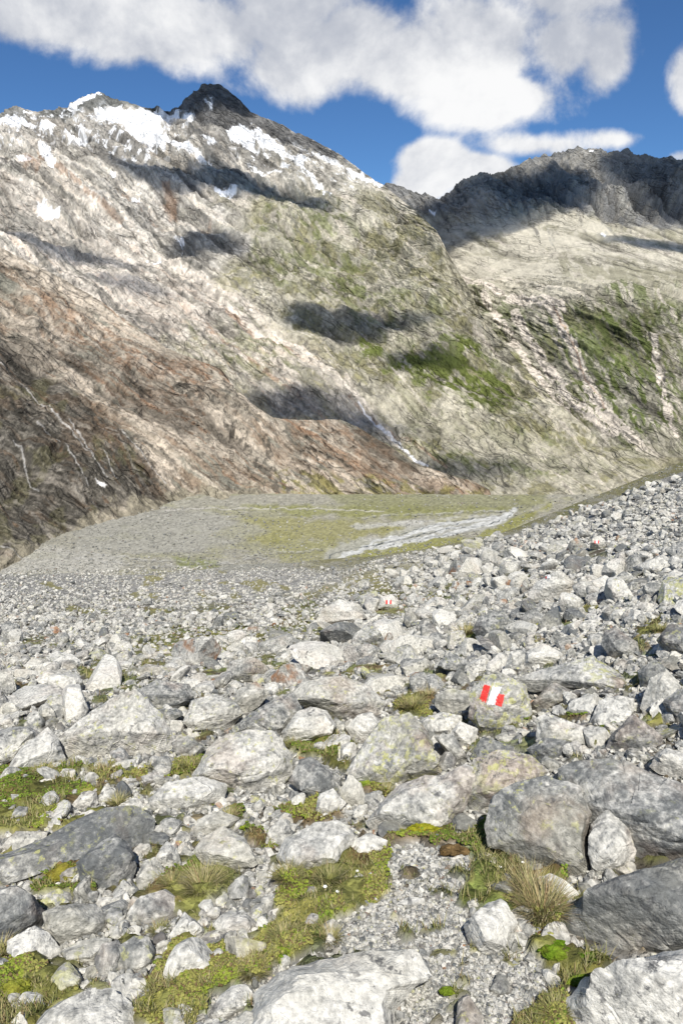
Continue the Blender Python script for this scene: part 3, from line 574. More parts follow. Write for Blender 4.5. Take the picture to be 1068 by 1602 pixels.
vc = lerp(vc, K(.25, .225, .085), ss(rr, 12, 30))
col = lerp(col, vc, vm)
pm = ss(sdpoly(PX, PY, PATH)+6*gr*2, -5, 6)
col = lerp(col, K(.36, .345, .31), pm*.6*(1-vm))
fe = field_edge(PX)
far = ss(fe-PY+10*fbm(PX/30, PY/8, 5, 4, .6), -5, 6)*ss(rr, 60, 100)
tf = lerp(K(.20, .185, .095)+0*Xg[..., None], K(.29, .275, .225), ss(fbm(PX/26, PY/7, 44, 5, .7), .0, .3)*.75)
tf = lerp(tf, K(.15, .15, .055), ss(fbm(PX/34, PY/9, 54, 4, .6), .08, .3)*.7)
tf = lerp(tf, K(.29, .28, .235), ss(-PX, -520, -420)*.85)
col = lerp(col, tf, far)
col = col*(1+.35*gf+.2*fbm(PX/4, PY/3, 3, 3, .8)*ss(rr, 20, 60))[..., None]
M_GRD = land_material('stony_ground', 7., .03, .5, True)
tag(mk('hillside_ground', np.stack([Xg, Yg, Zg], -1).reshape(-1, 3), gridF(nr, nc), M_GRD, attrs={'albedo': rgba(col.reshape(-1, 3))}), kind='structure')

# valley floor with the braided stream bed
nc2, nr2 = 700, 620
xs2 = np.linspace(-.95, .75, nc2); ys2 = np.linspace(150, 560, nr2)
Yf = np.repeat(ys2[:, None], nc2, 1); Xf = xs2[None]*Yf; Zf = floorz(Xf, Yf)
fx, fy = proj(Xf, Yf, Zf)
bl = fbm(fx/70, fy/14, 5, 5, .6); fi = fbm(fx/3, fy/2, 6, 4, .85)
fc = K(.29, .275, .22)+0*Xf[..., None]
fc = lerp(fc, K(.27, .26, .15), ss(bl, .0, .3)*.6)
for pts, c, a in [([(380, 812), (560, 812), (640, 832), (560, 842), (430, 850), (330, 838)], K(.25, .235, .085), .7), ([(430, 842), (560, 842), (640, 850), (560, 870), (500, 895), (440, 880)], K(.24, .23, .08), .5),
                  ([(380, 790), (600, 792), (800, 795), (640, 812), (480, 806)], K(.22, .22, .075), .75), ([(540, 870), (640, 850), (740, 838), (800, 810), (860, 790), (760, 860), (560, 910), (470, 915)], K(.235, .23, .075), .9),
                  ([(270, 870), (340, 880), (330, 893), (280, 888)], K(.17, .19, .05), .7), ([(500, 770), (860, 770), (830, 800), (560, 800)], K(.20, .20, .09), .6), ([(120, 790), (330, 800), (420, 830), (300, 870), (120, 860)], K(.30, .29, .25), .6)]:
    tint_poly(fc, fx, fy, pts, c, 5, 6, a, 4., 20)
RIV = [(470, 905), (500, 880), (510, 860), (560, 846), (620, 832), (650, 820), (700, 812), (760, 806), (800, 800), (806, 808), (790, 820), (740, 830), (700, 838), (640, 846), (580, 858), (540, 872), (525, 890), (500, 905)]
tint_poly(fc, fx, fy, RIV, K(.34, .335, .30), 2, 6, .7, 8., 14)
for pts, wd_ in [([(490, 905), (510, 882), (540, 867), (600, 853), (650, 843), (700, 837), (735, 826), (790, 808), (806, 797)], 3.8), ([(600, 850), (640, 832), (690, 820), (750, 812), (800, 802)], 2.6), ([(545, 866), (600, 842), (660, 830), (720, 824)], 2.0), ([(500, 892), (470, 900), (440, 904)], 2.5)]:
    tint_line(fc, fx, fy, pts, K(.50, .50, .47), wd_, .9, 5, 3.)
tint_poly(fc, fx, fy, [(540, 822), (640, 815), (720, 808), (640, 822), (560, 828)], K(.42, .41, .37), 2, 3, .7, 8., 16)
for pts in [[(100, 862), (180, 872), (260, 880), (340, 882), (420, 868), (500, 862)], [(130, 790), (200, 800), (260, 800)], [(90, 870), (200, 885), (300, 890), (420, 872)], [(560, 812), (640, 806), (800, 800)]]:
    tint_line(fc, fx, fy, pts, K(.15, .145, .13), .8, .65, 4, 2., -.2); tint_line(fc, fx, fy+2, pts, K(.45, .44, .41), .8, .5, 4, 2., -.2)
tint_line(fc, fx, fy, [(260, 797), (400, 795), (520, 797), (600, 800)], K(.5, .47, .42), .9, .6, 3, 3.)
tint_poly(fc, fx, fy, [(0, 850), (100, 860), (200, 870), (180, 900), (0, 905)], K(.40, .385, .34), 6, 5, .6, 5.)
fc = fc*((1+.6*fi)*(1-.15*ss(ridged(fx/9, fy/3, 81, 4, .7), .3, .6)))[..., None]
Zf2 = Zf+.22*fi-.4*ss(sdpoly(fx, fy, RIV), -2, 3)
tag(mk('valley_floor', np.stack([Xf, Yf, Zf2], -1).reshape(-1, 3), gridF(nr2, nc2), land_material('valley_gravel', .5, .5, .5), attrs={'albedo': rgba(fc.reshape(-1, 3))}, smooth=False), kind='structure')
# water threads
def ribbon(name, lines, mat, lift=.12):
    Vs, Fs, o = [], [], 0
    for pts, wpx in lines:
        pts = np.array(pts, float); d = np.concatenate([[0], np.cumsum(np.hypot(*(pts[1:]-pts[:-1]).T))]); tt = np.linspace(0, d[-1], int(d[-1]/1.5)+2)
        x = np.interp(tt, d, pts[:, 0])+2.5*vnoise(tt/5, 0*tt+len(Vs), 0); y = np.interp(tt, d, pts[:, 1])+1.2*vnoise(tt/5, 0*tt+9+len(Vs), 0)
        X, Y, Z, f = hit(x, y, floorz)
        Z = floorz(X, Y); t = np.stack([np.gradient(X), np.gradient(Y)], 1); t /= np.linalg.norm(t, axis=1, keepdims=True)+1e-9
        h = (wpx/FP*Y/2)*(.6+.5*vnoise(tt/4, 0*tt+3, 1)); nrm = np.stack([-t[:, 1], t[:, 0]], 1)*h[:, None]
        L = np.stack([X+nrm[:, 0], Y+nrm[:, 1], Z-.10+lift], 1); Rr = np.stack([X-nrm[:, 0], Y-nrm[:, 1], Z-.10+lift], 1)
        Vs.append(np.stack([L, Rr], 1).reshape(-1, 3)); k = np.arange(len(tt)-1)*2+o
        Fs.append(np.stack([k, k+1, k+3, k+2], 1)); o += len(tt)*2
    return mk(name, np.concatenate(Vs), np.concatenate(Fs), mat)
mw, gw, bw = newmat('stream_water'); bw.inputs['Base Color'].default_value = (.13, .14, .13, 1); bw.inputs['Roughness'].default_value = .45
bump(gw, gw.noise(gw.n('ShaderNodeNewGeometry').outputs['Position'], .8, 4, .6), .4, .8, bw)
tag(ribbon('stream', [([(505, 898), (520, 880), (515, 868), (540, 860), (590, 852), (650, 838), (700, 826), (760, 822), (800, 806)], 2.0), ([(560, 856), (620, 846), (690, 838), (720, 832)], 1.4), ([(620, 838), (660, 826), (700, 816), (790, 804)], 1.4), ([(700, 826), (720, 816)], 1.2)], mw), kind='structure')

# ---------------------------------------------------------------- rocks
def rock_shape(l, rnd, flat=.6, npl=14):
    V, F = ico(l); V = V.copy()
    n = rnd.randn(npl, 3); n /= np.linalg.norm(n, axis=1, keepdims=True)
    d = rnd.uniform(.50, 1.0, npl)
    q = np.maximum(V@n.T, 1e-3)/d[None]; r = 1/np.maximum(q.max(1), .78)
    off = rnd.uniform(0, 90, 3)
    r = r*(1+.028*fbm(V[:, 0]*2+off[0], V[:, 1]*2+off[1], V[:, 2]*2+off[2], 3)+.020*fbm(V[:, 0]*7+off[0], V[:, 1]*7, V[:, 2]*7+off[2], 3, .6))
    V = V*r[:, None]
    if l >= 3:
        for k in range(4):
            n = rnd.randn(3); n /= np.linalg.norm(n); m = V@n; dm = m.max()*rnd.uniform(.80, .94); V = V*np.where(m > dm, dm/np.maximum(m, 1e-6), 1.0)[:, None]
    ax = np.array([1, rnd.uniform(.55, .9), rnd.uniform(.36, .8)*flat/.6]); V = V*ax/np.abs(V*ax).max()
    return V, F
def rotm(rnd, tilt=.5):
    a = rnd.uniform(0, 2*np.pi); t = rnd.uniform(-tilt, tilt); b = rnd.uniform(-tilt, tilt)
    ca, sa = np.cos(a), np.sin(a); Rz = np.array([[ca, -sa, 0], [sa, ca, 0], [0, 0, 1]])
    Rx = np.array([[1, 0, 0], [0, np.cos(t), -np.sin(t)], [0, np.sin(t), np.cos(t)]]); Ry = np.array([[np.cos(b), 0, np.sin(b)], [0, 1, 0], [-np.sin(b), 0, np.cos(b)]])
    return Rx@Ry@Rz
# tone, lichen, rust
TONE = {'white': (.72, .35, .12), 'pale': (.62, .6, .2), 'grey': (.36, .6, .2), 'dark': (.24, .65, .1), 'lichen': (.48, .95, .15), 'rust': (.54, .4, .6), 'warm': (.48, .8, .3)}
GRP = 'boulders and stones lying on the slope'
def hero(label, tone, pts, fol=None, parts=None, seed=0, depth=.8, facets=4, lift=0.0):
    rnd = np.random.RandomState(seed+100)
    P = np.array(pts, float); cx, cy = P.mean(0); by = P[:, 1].max()
    bx = P[P[:, 1] > by-(by-P[:, 1].min())*.15][:, 0].mean()
    _, hy, _, ok = hit([np.clip(bx, -150, 1220)], [min(by, 1700)])
    u, wv = ray(cx, cy); e_f = np.array([float(u), 1, float(wv)]); L0 = np.linalg.norm(e_f); e_f /= L0
    bu, bw_ = ray(bx, by); bp = hy[0]*np.array([float(bu), 1, float(bw_)])
    size = max(np.ptp(P[:, 0]), np.ptp(P[:, 1]))/FP*(bp@e_f)
    dist = bp@e_f+.22*size*depth
    e_r = np.cross(e_f, [0, 0, 1]); e_r /= np.linalg.norm(e_r); e_u = np.cross(e_r, e_f)
    u, wv = ray(P[:, 0], P[:, 1]); Dv = np.stack([u, np.ones_like(u), wv], 1)
    Q = Dv*(dist/(Dv@e_f))[:, None]; O = e_f*dist
    q2 = np.stack([(Q-O)@e_r, (Q-O)@e_u], 1)
    bigp = max(np.ptp(P[:, 0]), np.ptp(P[:, 1])); lv = 6 if bigp > 75 else 5
    V, F = ico(lv)
    th = np.arctan2(V[:, 1], V[:, 0]); rho = np.sqrt(V[:, 0]**2+V[:, 1]**2); ff = V[:, 2]
    # radius of the outline in every direction
    tt = np.linspace(-np.pi, np.pi, 721); Rr = np.full(721, 1e-3)
    for i in range(len(q2)):
        a, b = q2[i], q2[(i+1) % len(q2)]; e = b-a
        den = np.cos(tt)*e[1]-np.sin(tt)*e[0]; den = np.where(np.abs(den) < 1e-12, 1e-12, den)
        r_ = (a[0]*e[1]-a[1]*e[0])/den; s_ = np.where(np.abs(e[0]) > np.abs(e[1]), (r_*np.cos(tt)-a[0])/(e[0] if abs(e[0]) > 1e-9 else 1e-9), (r_*np.sin(tt)-a[1])/(e[1] if abs(e[1]) > 1e-9 else 1e-9))
        okk = (r_ > 0) & (s_ >= -1e-6) & (s_ <= 1+1e-6); Rr = np.where(okk, np.maximum(Rr, r_), Rr)
    kern = np.array([1, 2, 3, 2, 1])/9.; Rr = np.convolve(np.concatenate([Rr[-3:-1], Rr, Rr[1:3]]), kern, 'valid')
    R2 = np.interp(th, tt, Rr)
    e = .34; c = rho**e; s_ = np.sign(ff)*np.abs(ff)**e
    T = .5*size*depth
    X = np.stack([c*R2*np.cos(th), c*R2*np.sin(th), s_*T*np.where(ff > 0, 1.3, 1.6)], 1)
    sil = np.stack([np.interp(np.arctan2(q2[:, 1], q2[:, 0]), tt, Rr)*np.cos(np.arctan2(q2[:, 1], q2[:, 0])), q2[:, 1]], 1)
    def cut(th_, ti, k=1.0):
        n2 = np.array([math.cos(th_), math.sin(th_)]); sup = max((q2@n2).max(), .01)*k
        n = np.array([n2[0]*math.cos(ti), n2[1]*math.cos(ti), -math.sin(ti)]); d = sup*math.cos(ti)
        m = X@n; f = np.where(m > d, d/np.maximum(m, 1e-6), 1.0); return X*f[:, None]
    X = cut(math.pi/2+rnd.uniform(-.35, .35), rnd.uniform(.75, 1.05))                 # upper face
    X = cut(-math.pi/2+rnd.uniform(-.5, .5), rnd.uniform(.55, .95), 1.02)             # lower front
    for k in range(facets):
        X = cut(rnd.uniform(0, 2*math.pi), rnd.uniform(.35, 1.15), rnd.uniform(.98, 1.06))
    # main facet towards the viewer, tilted
    n = np.array([rnd.uniform(-.35, .35), rnd.uniform(-.1, .45), -1.]); n /= np.linalg.norm(n); m = X@n; dmx = m.max()*(rnd.uniform(.55, .75) if rnd.rand() < .35 else .93)
    X = X*np.where(m > dmx, dmx/np.maximum(m, 1e-6), 1.0)[:, None]
    for k in range(9):                                     # chipped corners and edges
        n = rnd.randn(3); n[2] = -abs(n[2])-.9; n /= np.linalg.norm(n); m = X@n; dmx = m.max()*rnd.uniform(.90, .98)
        X = X*np.where(m > dmx, dmx/np.maximum(m, 1e-6), 1.0)[:, None]
    off = rnd.uniform(0, 90, 3); U = X/size
    # foliation direction
    fa = math.radians(fol if fol is not None else rnd.uniform(-50, 50)); fn = np.array([-math.sin(fa), math.cos(fa), rnd.uniform(-.5, .1)]); fn /= np.linalg.norm(fn)
    f1 = np.cross(fn, [0, 0, 1]); f1 /= np.linalg.norm(f1); f2 = np.cross(fn, f1)
    L = np.stack([U@f1, U@f2, U@fn], 1)
    led = L[:, 2]*9+1.2*fbm(L[:, 0]*2+off[0], L[:, 1]*2, L[:, 2]*2+off[1], 3)+off[2]; led = np.abs((led % 1.0)*1.25-1).clip(0, 1)
    ledm = ss(fbm(U[:, 0]*3+off[1], U[:, 1]*3, U[:, 2]*3+off[0], 2), -.1, .3)
    nz = -.020*led*ledm+.026*fbm(U[:, 0]*3+off[0], U[:, 1]*3+off[1], U[:, 2]*3+off[2], 3)+.011*ridged(L[:, 0]*2+off[0], L[:, 1]*2, L[:, 2]*9+off[2], 3, .55)+.013*fbm(U[:, 0]*14+off[0], U[:, 1]*14, U[:, 2]*14, 4, .65)
    rad = np.linalg.norm(X, axis=1, keepdims=True); X = X*(1+(nz+.012)[:, None]*size/np.maximum(rad, .25*size)*.9)
    Wp = X@np.stack([e_r, e_u, e_f], 0)
    org = O+np.array([0, 0, CAMZ])+np.array([0, 0, lift])
    t = np.array(TONE[tone])
    rp = L*size+off
    tn = np.tile([t[0], t[1], t[2], 1], (len(X), 1))
    o = mk('boulder', Wp, F, M_ROCK, attrs={'rp': rp, 'tint': tn}, smooth=False)
    o.location = org; tag(o, label, 'boulder', GRP)
    HER.append((P, label, o, dist, size)); return o
HER = []
H = [
("dark grey-green slab at the right edge with pale lower side", 'dark', [(880, 1432), (905, 1409), (935, 1390), (1068, 1344), (1125, 1330), (1125, 1480), (1068, 1493), (965, 1512), (912, 1482), (885, 1465)], -20),
("pale streaked slab filling the bottom right corner", 'white', [(889, 1562), (923, 1524), (977, 1508), (1068, 1488), (1150, 1475), (1150, 1690), (900, 1690), (893, 1602)], -22),
("big blocky grey boulder with dark striped top, left of the leaning block", 'grey', [(759, 1295), (767, 1245), (786, 1233), (851, 1214), (905, 1230), (924, 1275), (914, 1310), (923, 1371), (908, 1385), (874, 1362), (820, 1348), (786, 1329), (765, 1325)], -28),
("huge banded slab rising to the right edge behind the leaning block", 'grey', [(851, 1216), (900, 1190), (960, 1186), (1068, 1228), (1120, 1250), (1120, 1350), (1068, 1352), (1000, 1372), (960, 1340), (905, 1290)], 35),
("upright leaning block with a notch, propped before the banded slab", 'pale', [(921, 1337), (923, 1291), (939, 1272), (954, 1266), (977, 1291), (994, 1333), (992, 1348), (958, 1367), (931, 1381), (925, 1363)], 60),
("clean white rock at the right of the gravel path below the tussock", 'white', [(725, 1447), (763, 1413), (782, 1407), (794, 1421), (809, 1444), (794, 1474), (778, 1501), (752, 1495), (733, 1474)], 40),
("low whitish rock half hidden behind the big tussock", 'white', [(838, 1372), (864, 1368), (884, 1378), (908, 1402), (889, 1417), (851, 1413)], 0),
("broad pale boulder with black lichen spots at bottom centre", 'white', [(398, 1555), (434, 1521), (497, 1502), (580, 1489), (640, 1487), (670, 1506), (673, 1532), (640, 1545), (616, 1580), (612, 1680), (420, 1680), (390, 1600)], -12),
("smooth rounded rock left of the broad pale boulder at the bottom", 'white', [(326, 1585), (345, 1558), (362, 1543), (385, 1540), (401, 1555), (392, 1572), (362, 1592), (335, 1606)], -25),
("white rock at the bottom edge below the smooth rounded rock", 'white', [(350, 1605), (385, 1582), (415, 1590), (445, 1612), (445, 1670), (345, 1670)], -10),
("pale speckled boulder cut by the bottom edge at lower left", 'white', [(58, 1600), (72, 1583), (97, 1567), (142, 1547), (176, 1548), (202, 1567), (214, 1590), (212, 1660), (58, 1660)], -10),
("large bluish grey boulder on the left edge", 'grey', [(-60, 1390), (0, 1391), (26, 1388), (49, 1402), (73, 1430), (60, 1450), (22, 1478), (0, 1492), (-60, 1492)], 20),
("white angular rock below the bluish boulder at lower left", 'white', [(13, 1473), (56, 1447), (71, 1456), (99, 1487), (97, 1502), (71, 1513), (37, 1505), (13, 1490)], -30),
("grey block with yellow-green lichen on its front, lower left", 'lichen', [(67, 1428), (94, 1417), (150, 1414), (165, 1432), (164, 1458), (127, 1472), (101, 1487), (75, 1468)], 5),
("small yellowish stone behind the lichen-fronted block", 'lichen', [(64, 1410), (76, 1398), (92, 1391), (112, 1398), (114, 1418), (67, 1428)], 0),
("dark rounded boulder with a shadowed right side, lower left", 'dark', [(121, 1350), (150, 1325), (180, 1305), (203, 1322), (213, 1357), (207, 1382), (176, 1400), (157, 1393), (130, 1384)], 40),
("long dark slab lying across the left edge above the dark rounded boulder", 'dark', [(-60, 1352), (0, 1340), (70, 1312), (115, 1285), (165, 1265), (205, 1262), (237, 1268), (238, 1300), (215, 1345), (150, 1352), (35, 1382), (0, 1394), (-60, 1400)], -24),
("grey-green domed rock right of the lichen-fronted block", 'lichen', [(193, 1445), (205, 1420), (221, 1404), (258, 1392), (290, 1417), (277, 1440), (240, 1453)], -30),
("white rock wedge right of the grey-green domed rock", 'white', [(262, 1470), (288, 1426), (303, 1438), (320, 1455), (303, 1483), (277, 1475)], 20),
("oval swirled grey rock in front of the domed rock", 'grey', [(181, 1507), (187, 1481), (210, 1465), (232, 1466), (242, 1485), (240, 1507), (210, 1532), (191, 1524)], 55),
("grey rock tucked left of the oval swirled rock", 'grey', [(148, 1500), (161, 1477), (187, 1471), (192, 1490), (190, 1524), (157, 1539)], 70),
("low slanting pale rock below the lichen-fronted block", 'pale', [(95, 1490), (124, 1473), (146, 1468), (178, 1468), (165, 1485), (150, 1513), (120, 1515)], -25),
("lichen-grey wedge above the moss in the lower left corner", 'lichen', [(78, 1535), (92, 1515), (107, 1503), (129, 1530), (124, 1550), (94, 1562)], 40),
("pale round-topped rock in the grass right of the white wedge", 'white', [(333, 1447), (345, 1432), (360, 1425), (380, 1424), (402, 1443), (388, 1470), (348, 1468)], 10),
("small white cobble in the grass below the golden tuft", 'white', [(310, 1416), (318, 1408), (330, 1407), (336, 1421), (330, 1434), (315, 1427)], 0),
("slim pale stone lying near the bottom edge in the moss", 'pale', [(230, 1592), (245, 1573), (262, 1564), (271, 1575), (250, 1599)], -35),
("upright pale pointed rock right of the dark rounded boulder", 'white', [(244, 1342), (252, 1326), (262, 1316), (274, 1326), (283, 1342), (281, 1363), (262, 1371)], 70),
("grey rock leaning against the upright pale pointed rock", 'pale', [(212, 1378), (225, 1348), (243, 1340), (260, 1365), (245, 1388), (217, 1395)], 50),
("mottled white boulder left of the gravelly hollow", 'pale', [(303, 1332), (322, 1308), (350, 1293), (382, 1312), (402, 1350), (375, 1367), (320, 1352)], 10),
("big striped boulder in the centre above the green turf", 'pale', [(433, 1340), (448, 1312), (492, 1290), (527, 1286), (555, 1299), (552, 1322), (521, 1352), (489, 1372), (448, 1364)], 50),
("white shattered rock right of the striped boulder", 'white', [(537, 1333), (548, 1317), (578, 1304), (605, 1315), (599, 1340), (572, 1346)], 0),
("large diagonal pale slab above the path", 'pale', [(573, 1286), (622, 1229), (664, 1212), (690, 1215), (728, 1193), (742, 1200), (730, 1258), (694, 1311), (622, 1305), (585, 1302)], -38),
("domed boulder covered in yellow lichen behind the diagonal slab", 'warm', [(722, 1225), (741, 1185), (786, 1175), (827, 1181), (857, 1206), (850, 1218), (790, 1252), (735, 1280)], -15),
("pyramid-shaped brownish grey boulder in the centre", 'warm', [(541, 1207), (569, 1163), (597, 1128), (642, 1115), (660, 1135), (675, 1165), (690, 1210), (638, 1222), (607, 1241), (560, 1224)], 60),
("white block left of the pyramid-shaped boulder", 'white', [(538, 1140), (559, 1119), (581, 1114), (596, 1134), (578, 1158), (556, 1162)], -30),
("white rounded boulder with yellow freckles above the green turf", 'white', [(440, 1146), (464, 1115), (486, 1106), (511, 1113), (526, 1137), (514, 1152), (483, 1165), (448, 1169)], 5),
("wide pale slab above the freckled white boulder", 'pale', [(450, 1090), (470, 1068), (530, 1058), (580, 1075), (604, 1100), (592, 1122), (540, 1130), (480, 1108)], 20),
("dark slanting slab left of the freckled white boulder", 'grey', [(360, 1142), (400, 1112), (440, 1088), (460, 1085), (472, 1112), (445, 1145), (400, 1167)], -38),
("huge triangular boulder with an overhanging base, left", 'pale', [(89, 1173), (101, 1149), (142, 1115), (187, 1089), (217, 1077), (240, 1100), (266, 1141), (280, 1178), (232, 1186), (150, 1190), (101, 1188)], 60),
("grey-white boulder with dark layered right side at far left", 'pale', [(10, 1207), (37, 1167), (75, 1138), (91, 1156), (102, 1192), (86, 1203), (37, 1211)], 62),
("pale rock cut by the left edge beside the layered boulder", 'pale', [(-50, 1150), (0, 1141), (45, 1137), (72, 1150), (30, 1182), (0, 1203), (-50, 1205)], 10),
("flat-topped grey slab behind the triangular boulder", 'grey', [(213, 1082), (247, 1065), (296, 1071), (302, 1089), (277, 1115), (243, 1117)], -5),
("square pale block right of the triangular boulder", 'pale', [(286, 1130), (300, 1096), (337, 1086), (371, 1100), (380, 1119), (350, 1150), (300, 1145)], -5),
("small rock with swirled grey bands below the square block", 'grey', [(268, 1162), (292, 1151), (324, 1169), (300, 1192), (277, 1181)], 30),
("big rounded pale boulder left of centre", 'pale', [(303, 1214), (326, 1171), (356, 1149), (400, 1140), (432, 1146), (454, 1180), (460, 1217), (420, 1242), (350, 1242)], 8),
("low pale slab in front of the big rounded boulder", 'pale', [(230, 1252), (262, 1224), (318, 1214), (354, 1227), (352, 1250), (318, 1270), (255, 1274)], -8),
("cube-like grey rock right of the big rounded boulder", 'grey', [(452, 1222), (470, 1188), (486, 1184), (508, 1198), (535, 1217), (529, 1241), (489, 1252), (473, 1241)], -50),
("white rock slice beside the cube-like rock", 'white', [(531, 1241), (546, 1209), (564, 1226), (574, 1252), (567, 1266), (540, 1254)], 45),
("pale rock below the cube-like rock", 'white', [(493, 1272), (499, 1242), (521, 1234), (542, 1258), (517, 1279)], 0),
("rounded grey boulder bearing the large red and white trail mark", 'warm', [(733, 1122), (736, 1079), (757, 1056), (786, 1055), (821, 1073), (831, 1116), (816, 1139), (776, 1153), (750, 1146)], 10),
("grooved block right of the trail-marked boulder", 'grey', [(829, 1101), (865, 1067), (892, 1079), (888, 1094), (848, 1119), (831, 1116)], -35),
("long flat slab behind the grooved block", 'warm', [(798, 1063), (865, 1044), (924, 1028), (985, 1065), (980, 1084), (955, 1087), (886, 1082), (831, 1082)], -12),
("white rectangular rock above the mossy hollow at right", 'white', [(919, 1136), (938, 1096), (965, 1088), (991, 1092), (990, 1115), (972, 1132)], -10),
("slanting pale block right of the trail-marked boulder's foot", 'pale', [(839, 1160), (839, 1123), (855, 1116), (923, 1141), (925, 1170), (893, 1176)], 28),
("pointed grey boulder at right with orange lichen dots", 'grey', [(944, 1178), (955, 1151), (989, 1118), (1036, 1151), (1032, 1170), (1000, 1182)], 35),
("grey rock behind the white knobbly rock near the right edge", 'grey', [(996, 1049), (1024, 1032), (1047, 1051), (1032, 1077), (1003, 1082)], 20),
("white knobbly rock near the right edge", 'white', [(1008, 1085), (1015, 1062), (1040, 1047), (1067, 1075), (1050, 1102), (1020, 1124), (1001, 1107)], 45),
("grey block cut by the right edge below the knobbly rock", 'grey', [(1036, 1098), (1060, 1078), (1110, 1083), (1110, 1137), (1055, 1135)], 30),
("white rock at the right edge above the banded slab", 'white', [(1015, 1201), (1024, 1180), (1041, 1170), (1090, 1185), (1090, 1226), (1035, 1212)], 10),
("dark boulder at the right edge in the upper boulder field", 'dark', [(1026, 1002), (1045, 978), (1095, 978), (1095, 1028), (1040, 1020)], 10),
("tilted grey slab left of the dark edge boulder", 'grey', [(939, 1008), (944, 990), (959, 981), (996, 1005), (1002, 1032), (954, 1028)], 40),
("dark cube-shaped boulder standing above the grass tuft", 'dark', [(738, 987), (748, 966), (788, 954), (801, 975), (787, 998), (754, 1002)], 10),
("large white sloping boulder with a faint red mark, upper right", 'white', [(821, 942), (836, 912), (875, 892), (895, 910), (901, 938), (870, 942)], -20),
("white humped rock between the cube-shaped and grooved rocks", 'white', [(817, 1052), (822, 1020), (850, 1006), (882, 1025), (880, 1044)], 0),
("pale rock left of the white humped rock", 'pale', [(787, 1050), (798, 1020), (822, 1016), (824, 1054)], 50),
("grey wedge left of the pale and humped rocks", 'grey', [(682, 1042), (704, 1019), (738, 1038), (726, 1057)], 20),
("dark sloping slab below the trail-marked boulder", 'dark', [(730, 1190), (754, 1152), (822, 1175), (805, 1195)], 20),
("dark grey slab with an orange dot below the slanting pale block", 'dark', [(822, 1172), (850, 1154), (897, 1158), (886, 1182), (850, 1199)], -20),
("round-backed grey rock left of the trail-marked boulder", 'lichen', [(673, 1097), (700, 1077), (742, 1083), (737, 1114), (697, 1120)], 5),
("pale flat rock under the round-backed rock", 'pale', [(653, 1127), (690, 1114), (722, 1120), (717, 1147), (672, 1152)], -5),
("white tooth-shaped rock below left of the trail mark", 'white', [(704, 1147), (718, 1128), (748, 1140), (738, 1173), (722, 1168)], 60),
("rust-flecked narrow rock leaning beside the pyramid-shaped boulder", 'rust', [(678, 1152), (708, 1148), (731, 1186), (715, 1198)], -50),
("white block on the slope crest left of centre with a dark gap below", 'white', [(491, 977), (505, 953), (530, 939), (560, 944), (574, 967), (545, 980), (520, 980)], 0),
("small dark rock alone in the paler rubble, upper left of centre", 'dark', [(346, 969), (352, 958), (372, 957), (375, 968), (354, 974)], 0),
("rust-striped pale rock above the dark slanting slab", 'rust', [(362, 1107), (373, 1078), (400, 1067), (422, 1085), (402, 1107), (380, 1118)], 50),
("stacked grey block above the rust-striped rock", 'grey', [(348, 1067), (360, 1035), (395, 1028), (422, 1045), (412, 1062), (355, 1070)], -10),
("grey upright stone at the bottom edge in the gravel", 'grey', [(712, 1602), (716, 1565), (730, 1554), (754, 1590), (752, 1660), (714, 1660)], 60),
("small pointed bluish stone in the gravel below the white rock", 'grey', [(763, 1549), (778, 1523), (791, 1526), (800, 1554), (778, 1562)], 0),
("thin white flagstone lying on the gravel path", 'white', [(617, 1414), (640, 1403), (668, 1406), (664, 1420), (640, 1424)], 0),
("small white rock in the turf at left below the triangular boulder", 'white', [(110, 1263), (131, 1238), (150, 1238), (154, 1257), (142, 1269)], 0),
("pale stone right of the small white rock in the turf", 'pale', [(152, 1252), (163, 1230), (180, 1233), (188, 1255), (161, 1259)], 0),
("white splinter of rock above the long dark slab", 'white', [(168, 1276), (190, 1258), (212, 1247), (228, 1262), (215, 1276)], -20),
("white flat rock left of the white splinter", 'white', [(108, 1290), (125, 1275), (142, 1267), (171, 1276), (155, 1292)], -20),
("white mottled slab above the left end of the long dark slab", 'pale', [(0, 1328), (26, 1301), (79, 1301), (62, 1327), (30, 1342)], -10),
("small pale stone carrying a tiny red and white trail mark on the crest", 'white', [(592, 952), (596, 934), (612, 930), (624, 940), (620, 954)], 0),
("distant stone with a tiny trail mark on the right slope", 'white', [(922, 858), (925, 842), (938, 838), (948, 848), (944, 860)], 0),
("rust-topped rock in the gap left of the upright stones, lower left", 'rust', [(198, 1422), (208, 1402), (222, 1408), (216, 1426)], 0),
("grey boulder right of the mottled white boulder at left centre", 'pale', [(300, 1310), (310, 1282), (345, 1268), (375, 1280), (360, 1298), (325, 1312)], -20),
]
for i, (lb, tn, pts, fo) in enumerate(H): hero(lb, tn, pts, fo, seed=i)
